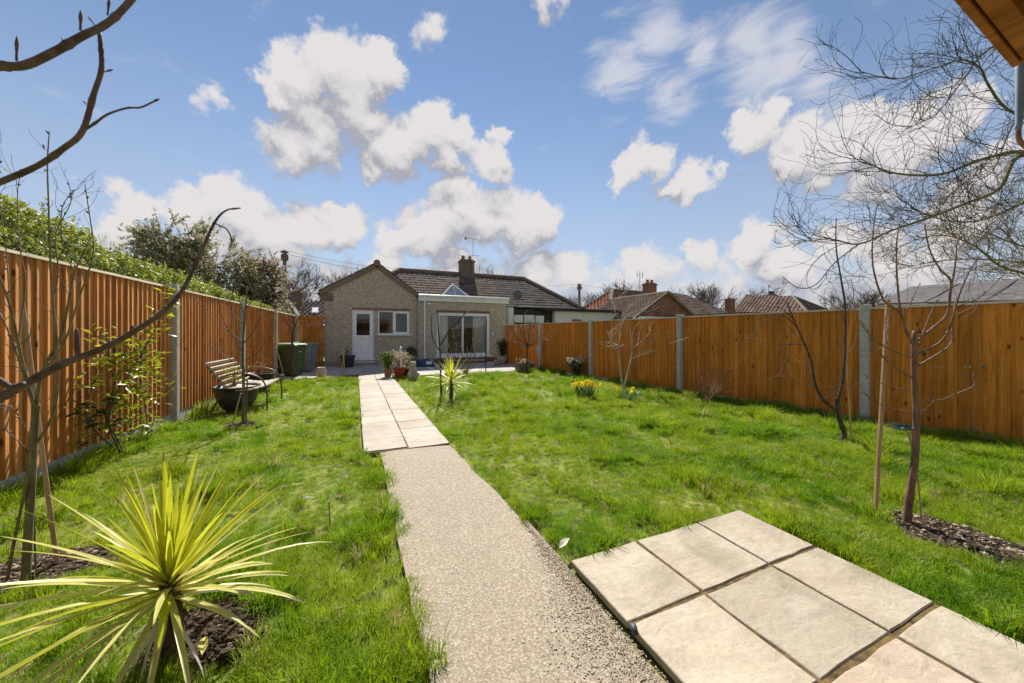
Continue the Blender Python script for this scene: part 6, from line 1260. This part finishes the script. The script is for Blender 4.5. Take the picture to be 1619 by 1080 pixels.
c = PY(794, 566, 14.6); pot('flower_pot', 'grey stone pot in the patio corner by the ochre panel', (c.x, 14.6, ZP), [(.001, 0), (.14, 0), (.22, .15), (.23, .32), (.20, .36), (.21, .38), (.17, .38), (.16, .3), (.001, .29)], 'stone', soil=(.16, .31)); bushlet('potted_plant', 'dark evergreen shrub in the patio corner pot', (c.x, 14.6, .32), .85, .30, 700, 'rose_dark', 18, 12, .075)
c = PY(786, 572, 13.9); pot('flower_pot', 'small pale pot beside the patio corner shrub', (c.x, 13.9, ZP), [(.001, 0), (.10, 0), (.14, .24), (.15, .25), (.13, .25), (.12, .2), (.001, .19)], 'stone', soil=(.12, .21))
c = G(830, 587); o = thing('wooden_planter', (c.x, c.y, 0), 'low weathered wooden planter at the foot of the right fence', 'planter'); B = WL[o]; pl = MB(); pl.box((0, 0, 0), (.62, .022, .10)); pl = pl.mesh('plank', M['soffit'])
for j in range(3):
    for dy in (-.20, .20): obj('plank', pl, o, (0, dy, .06 + j * .105))
    for dx in (-.30, .30): obj('plank', pl, o, (dx, 0, .06 + j * .105), (0, 0, R(90)), (.62, 1, 1))
b = MB(); b.box(B + Vector((0, 0, .26)), (.56, .37, .03)); b.build('compost', M['soil'], o); bushlet('potted_plant', 'low mossy green growth in the wooden planter', (c.x - .1, c.y, .27), .2, .28, 170, 'ever_brown', 19, 8, .06)
p = D(855.5, 553, 13.2); o = thing('flower_ornament', p, 'pale mauve flower ornament fixed to the far right fence post', 'ornament'); b = MB(); pn = Vector((-.95, -.3, 0))
q_ = p + pn * .10
for k in range(14): a = k * .449; d = Vector((.3 * math.cos(a), -.95 * math.cos(a), math.sin(a))); leaf_quad(b, q_ + d * (.10 if k % 2 else .06), pn, d, .14, .09)
b.build('petals', M['mauve'], o); b = MB(); b.tube([p, q_], .012, 5); b.build('stem', M['whitepl'], o)

# ------------------------------------------------------------------ spring flowers
def daffodils(px, py, label, n, spread, h, seed, nl):
    c = G(px, py); r = random.Random(seed); o = thing('daffodil_clump', (c.x, c.y, 0), label, 'flowers', 'daffodil clumps'); lv = MB()
    for i in range(nl):
        a = r.uniform(0, 6.28); q = r.random() * spread; b0 = Vector((c.x + math.cos(a) * q * .6, c.y + math.sin(a) * q * .6, 0)); e = b0 + Vector((math.cos(a) * .12, math.sin(a) * .12, h * r.uniform(.6, .95))); m_ = b0.lerp(e, .6) + Vector((0, 0, .04)); s = Vector((-math.sin(a), math.cos(a), 0)) * .008
        lv.add([b0 - s, b0 + s, m_ - s, m_ + s, e], [(0, 1, 3, 2), (2, 3, 4)])
    tag(lv.build('leaves', M['daffleaf'], o), kind='stuff')
    for i in range(n):
        a = r.uniform(0, 6.28); q = math.sqrt(r.random()) * spread; b0 = Vector((c.x + math.cos(a) * q * .7, c.y + math.sin(a) * q * .7, 0)); t = Vector((c.x + math.cos(a) * q * 1.1, c.y + math.sin(a) * q * 1.1, h * r.uniform(.85, 1.1))); f = (Vector((-.2, -1, .1)) + rvec(r) * .7).normalized()
        b = MB(); b.tube([b0, b0.lerp(t, .6), t], .004, 4); x = f.orthogonal().normalized(); y = f.cross(x)
        fl = MB()
        for k in range(6): aa = k * math.pi / 3; d = x * math.cos(aa) + y * math.sin(aa); leaf_quad(fl, t + d * .028, f, d, .055, .034)
        fl.tube([t, t + f * .018, t + f * .035], [.010, .012, .019], 7); g_ = fl.build('flower', M['daff'], o); me = b.mesh('stalk', M['daffleaf'], WL[o]); obj('stalk', me, g_)
daffodils(926, 631, 'dense clump of yellow daffodils in flower on the lawn', 22, .28, .33, 2, 130); daffodils(996, 633, 'sparse daffodil clump with two or three flowers near the pale young tree', 3, .34, .24, 3, 80)
c = G(910, 597); bushlet('white_shrub', 'small dark shrub with white blossom against the right fence', (c.x, c.y, 0), .60, .30, 520, 'rose_dark', 22, 14, .075, cat='shrub', fl='whitefl', nfl=120)
# fallen leaves and sticks
for i, (px, py, s, lab, mt) in enumerate(((893, 873, .07, 'pale curled dead leaf on the grass above the foreground slabs', 'rubble'), (322, 1042, .055, 'pale green fallen leaf on the soil under the near cordyline', 'cord_pale'), (487, 800, .05, 'small white scrap on the left lawn', 'whitepl'), (1002, 1008, .05, 'dark stone lodged between path and slabs', 'potslate'))):
    c = G(px, py); b = MB()
    if i == 3: b.ball((0, 0, .02), (.032, .02, .018), jit=.15, rng=random.Random(1), seg=8, rings=5)
    else: b.add([(-s, 0, .012), (-s * .3, s * .3, .03), (s * .4, s * .28, .025), (s, 0, .012), (s * .4, -s * .22, .03), (-s * .3, -s * .3, .02), (0, 0, .015)], [(0, 6, 1), (1, 6, 2), (2, 6, 3), (3, 6, 4), (4, 6, 5), (5, 6, 0)])
    o = obj('stone' if i == 3 else 'fallen_leaf' if i < 2 else 'scrap', b.mesh('bit', M[mt], smooth=i == 3), None, (c.x, c.y, .045 if i != 3 else .02), (0, 0, i * 1.3 + .5)); tag(o, lab, 'stone' if i == 3 else 'leaf' if i < 2 else 'litter')
rod('stick', 'thin broken stick standing in the left lawn near the path', 'stick', [(522, 835), (520, 793)], 2.5, 1.2, 'twig_pale', None)

# ------------------------------------------------------------------ near tree at the left edge, out of focus
def near_tree():
    rng = random.Random(77); z = .78; tb = D(-330, 528, .74); o = thing('near_tree', (tb.x, tb.y, 0), 'tree just outside the left edge whose blurred bare branches cross the view', 'tree')
    b = MB(); T = smooth_path([(tb.x, tb.y, -.05), (tb.x + .01, tb.y, .7), D(-320, 660, .74), D(-330, 300, .74), D(-310, 0, .74), D(-330, -300, .74)], 3); b.tube(T, [lerp(.06, .025, i / (len(T) - 1)) for i in range(len(T))], 10); b.build('trunk', M['twig_near'], o, smooth=True)
    def br(pts, r0, r1, z0, z1, nm='branch', par=None, knots=True):
        P = smooth_path([D(px, py, lerp(z0, z1, i / (len(pts) - 1))) for i, (px, py) in enumerate(pts)], 5); m = z0 / FPX * .72; m_ = MB()
        m_.tube(P, [lerp(r0, r1, (i / (len(P) - 1)) ** .8) * m * (1 + (.10 * mnoise.noise((i * .7, r0, 2)) + (.22 if i % 11 == 5 else 0) if knots else 0)) for i in range(len(P))], 10); return m_.build(nm, M['twig_near'], par or o, smooth=True)
    u = br([(-325, 240), (-180, 150), (-60, 112), (0, 105), (40, 103), (90, 80), (130, 57), (165, 40), (195, 14), (240, -40), (300, -120)], 11, 5.5, .74, .86)
    s = br([(157, 52), (160, 80), (160, 112), (148, 150), (130, 208), (100, 235), (60, 262), (0, 288), (-60, 312)], 3.6, 6.2, .80, .80)
    br([(130, 208), (150, 195), (170, 181), (200, 171), (222, 170), (240, 162), (251, 157)], 2.6, 1.5, .80, .86)
    for a_, c_, w_ in (((26, 96), (27, 57), 3.2), ((127, 48), (128, 16), 3.4), ((150, 40), (139, 26), 1.8), ((170, 24), (173, -4), 2.6), ((163, 114), (179, 110), 2), ((238, 163), (252, 156), 2.4), ((136, 165), (132, 160), 1.8), ((98, 60), (101, 70), 2), ((70, 236), (68, 228), 1.8)):
        P = [D(lerp(a_[0], c_[0], t), lerp(a_[1], c_[1], t), .795) for t in (0, .3, .65, .9, 1)]; b = MB(); m = .8 / FPX * .75; b.tube(P, [w_ * .6 * m, w_ * .55 * m, w_ * m, w_ * .6 * m, w_ * .1 * m], 7); b.build('bud', M['twig_near'], o, smooth=True)
    lo = br([(-325, 800), (-160, 710), (-60, 660), (0, 629), (40, 607), (90, 580), (125, 565), (150, 556), (185, 540), (230, 513), (262, 490), (288, 460), (308, 420), (324, 385), (336, 358), (348, 340), (362, 331), (380, 329)], 13, 1.4, .76, .92)
    br([(-60, 560), (-20, 590), (0, 602), (18, 612), (40, 607)], 5, 7, .74, .775); br([(338, 352), (350, 358), (358, 362), (365, 374), (367, 388)], 1.8, 1.3, .9, .92)
    for a_, c_, w_ in (((122, 562), (121, 519), 4.2), ((208, 525), (209, 514), 2.6), ((365, 331), (381, 329), 1.6)):
        P = [D(lerp(a_[0], c_[0], t), lerp(a_[1], c_[1], t), .81) for t in (0, .3, .7, .92, 1)]; b = MB(); m = .8 / FPX * .75; b.tube(P, [w_ * .9 * m, w_ * 1.1 * m, w_ * m, w_ * .8 * m, w_ * .3 * m], 8); b.build('bud', M['twig_near'], o, smooth=True)
near_tree()

# ------------------------------------------------------------------ summerhouse the camera stands before: its eave corner shows top right
def summerhouse():
    SHIFT = Vector((-.030, .012, 0)); o = thing('summerhouse', (2.085, .42, 0), 'red brown timber summerhouse eave with a blue grey downpipe, top right corner', 'summerhouse'); XE, XW, YF, Z0 = 2.085, -1.9, .415, 2.30
    b = MB(); b.box(((XE + XW) / 2, YF - .009, Z0 + .06), (XE - XW, .018, .13)); b.build('fascia', M['hut'], o, bevel=.003)
    b = MB(); b.box(((XE + XW) / 2, YF - .045, Z0 + .052), (XE - XW - .02, .045, .10)); b.build('front_beam', M['hut'], o, bevel=.003)
    b = MB(); b.box((XE - .009, (YF - 3.2) / 2, Z0 + .065), (.018, YF + 3.18, .13)); b.build('verge_board', M['hut'], o, bevel=.003)
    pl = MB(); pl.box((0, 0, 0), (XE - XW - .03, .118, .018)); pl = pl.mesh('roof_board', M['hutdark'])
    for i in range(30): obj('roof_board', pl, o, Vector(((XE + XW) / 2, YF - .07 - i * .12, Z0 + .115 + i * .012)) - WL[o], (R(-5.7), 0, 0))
    for x in (XE - .10, XE - .7, XE - 1.3, XE - 1.9, XE - 2.5, XE - 3.1, XE - 3.7):
        b = MB(); b.bar((x, YF - .07, Z0 + .07), (x, -3.1, Z0 + .385), .045, .07); b.build('rafter', M['hut'], o)
    b = MB(); b.box(((XE + XW) / 2, -1.4, Z0 + .31), (XE - XW + .04, 3.65, .012), rx=R(-5.7)); b.build('roof_felt', M['felt'], o)
    for x in (XE - .05, XW + .05):
        b = MB(); b.box((x + (.07 if x > 0 else 0), -.25, Z0 / 2 + .04), (.09, .09, Z0 + .08)); b.build('post', M['hut'], o)
    bm = MB(); bm.box((0, 0, 1.25), (.138, .02, 2.5)); bm = bm.mesh('cladding_board', M['hut'])
    for i in range(28): obj('cladding_board', bm, o, Vector((XW + .12 + i * .142, -1.7, 0)) - WL[o])
    b = MB(); m = 1.22 / FPX; P = [D(1632, 72, 1.22), D(1631, 110, 1.22), D(1629, 160, 1.22), D(1627, 196, 1.22), D(1626, 205, 1.22)]; b.tube(P, [6.5 * m, 6 * m, 5 * m, 3.6 * m, 3.3 * m], 14); b.tube([D(1632, 86, 1.22), D(1632, 70, 1.22)], 7.4 * m, 14); b.build('downpipe', M['pipe'], o, smooth=True)
    b = MB(); b.tube(smooth_path([D(1626, 204, 1.22), D(1626, 214, 1.22), D(1629, 223, 1.22), D(1639, 232, 1.22)], 3), 3.2 * m, 10); b.build('outlet', M['bark_brown'], o, smooth=True)
    o.rotation_euler = (0, 0, R(2.4)); o.location += SHIFT
summerhouse()
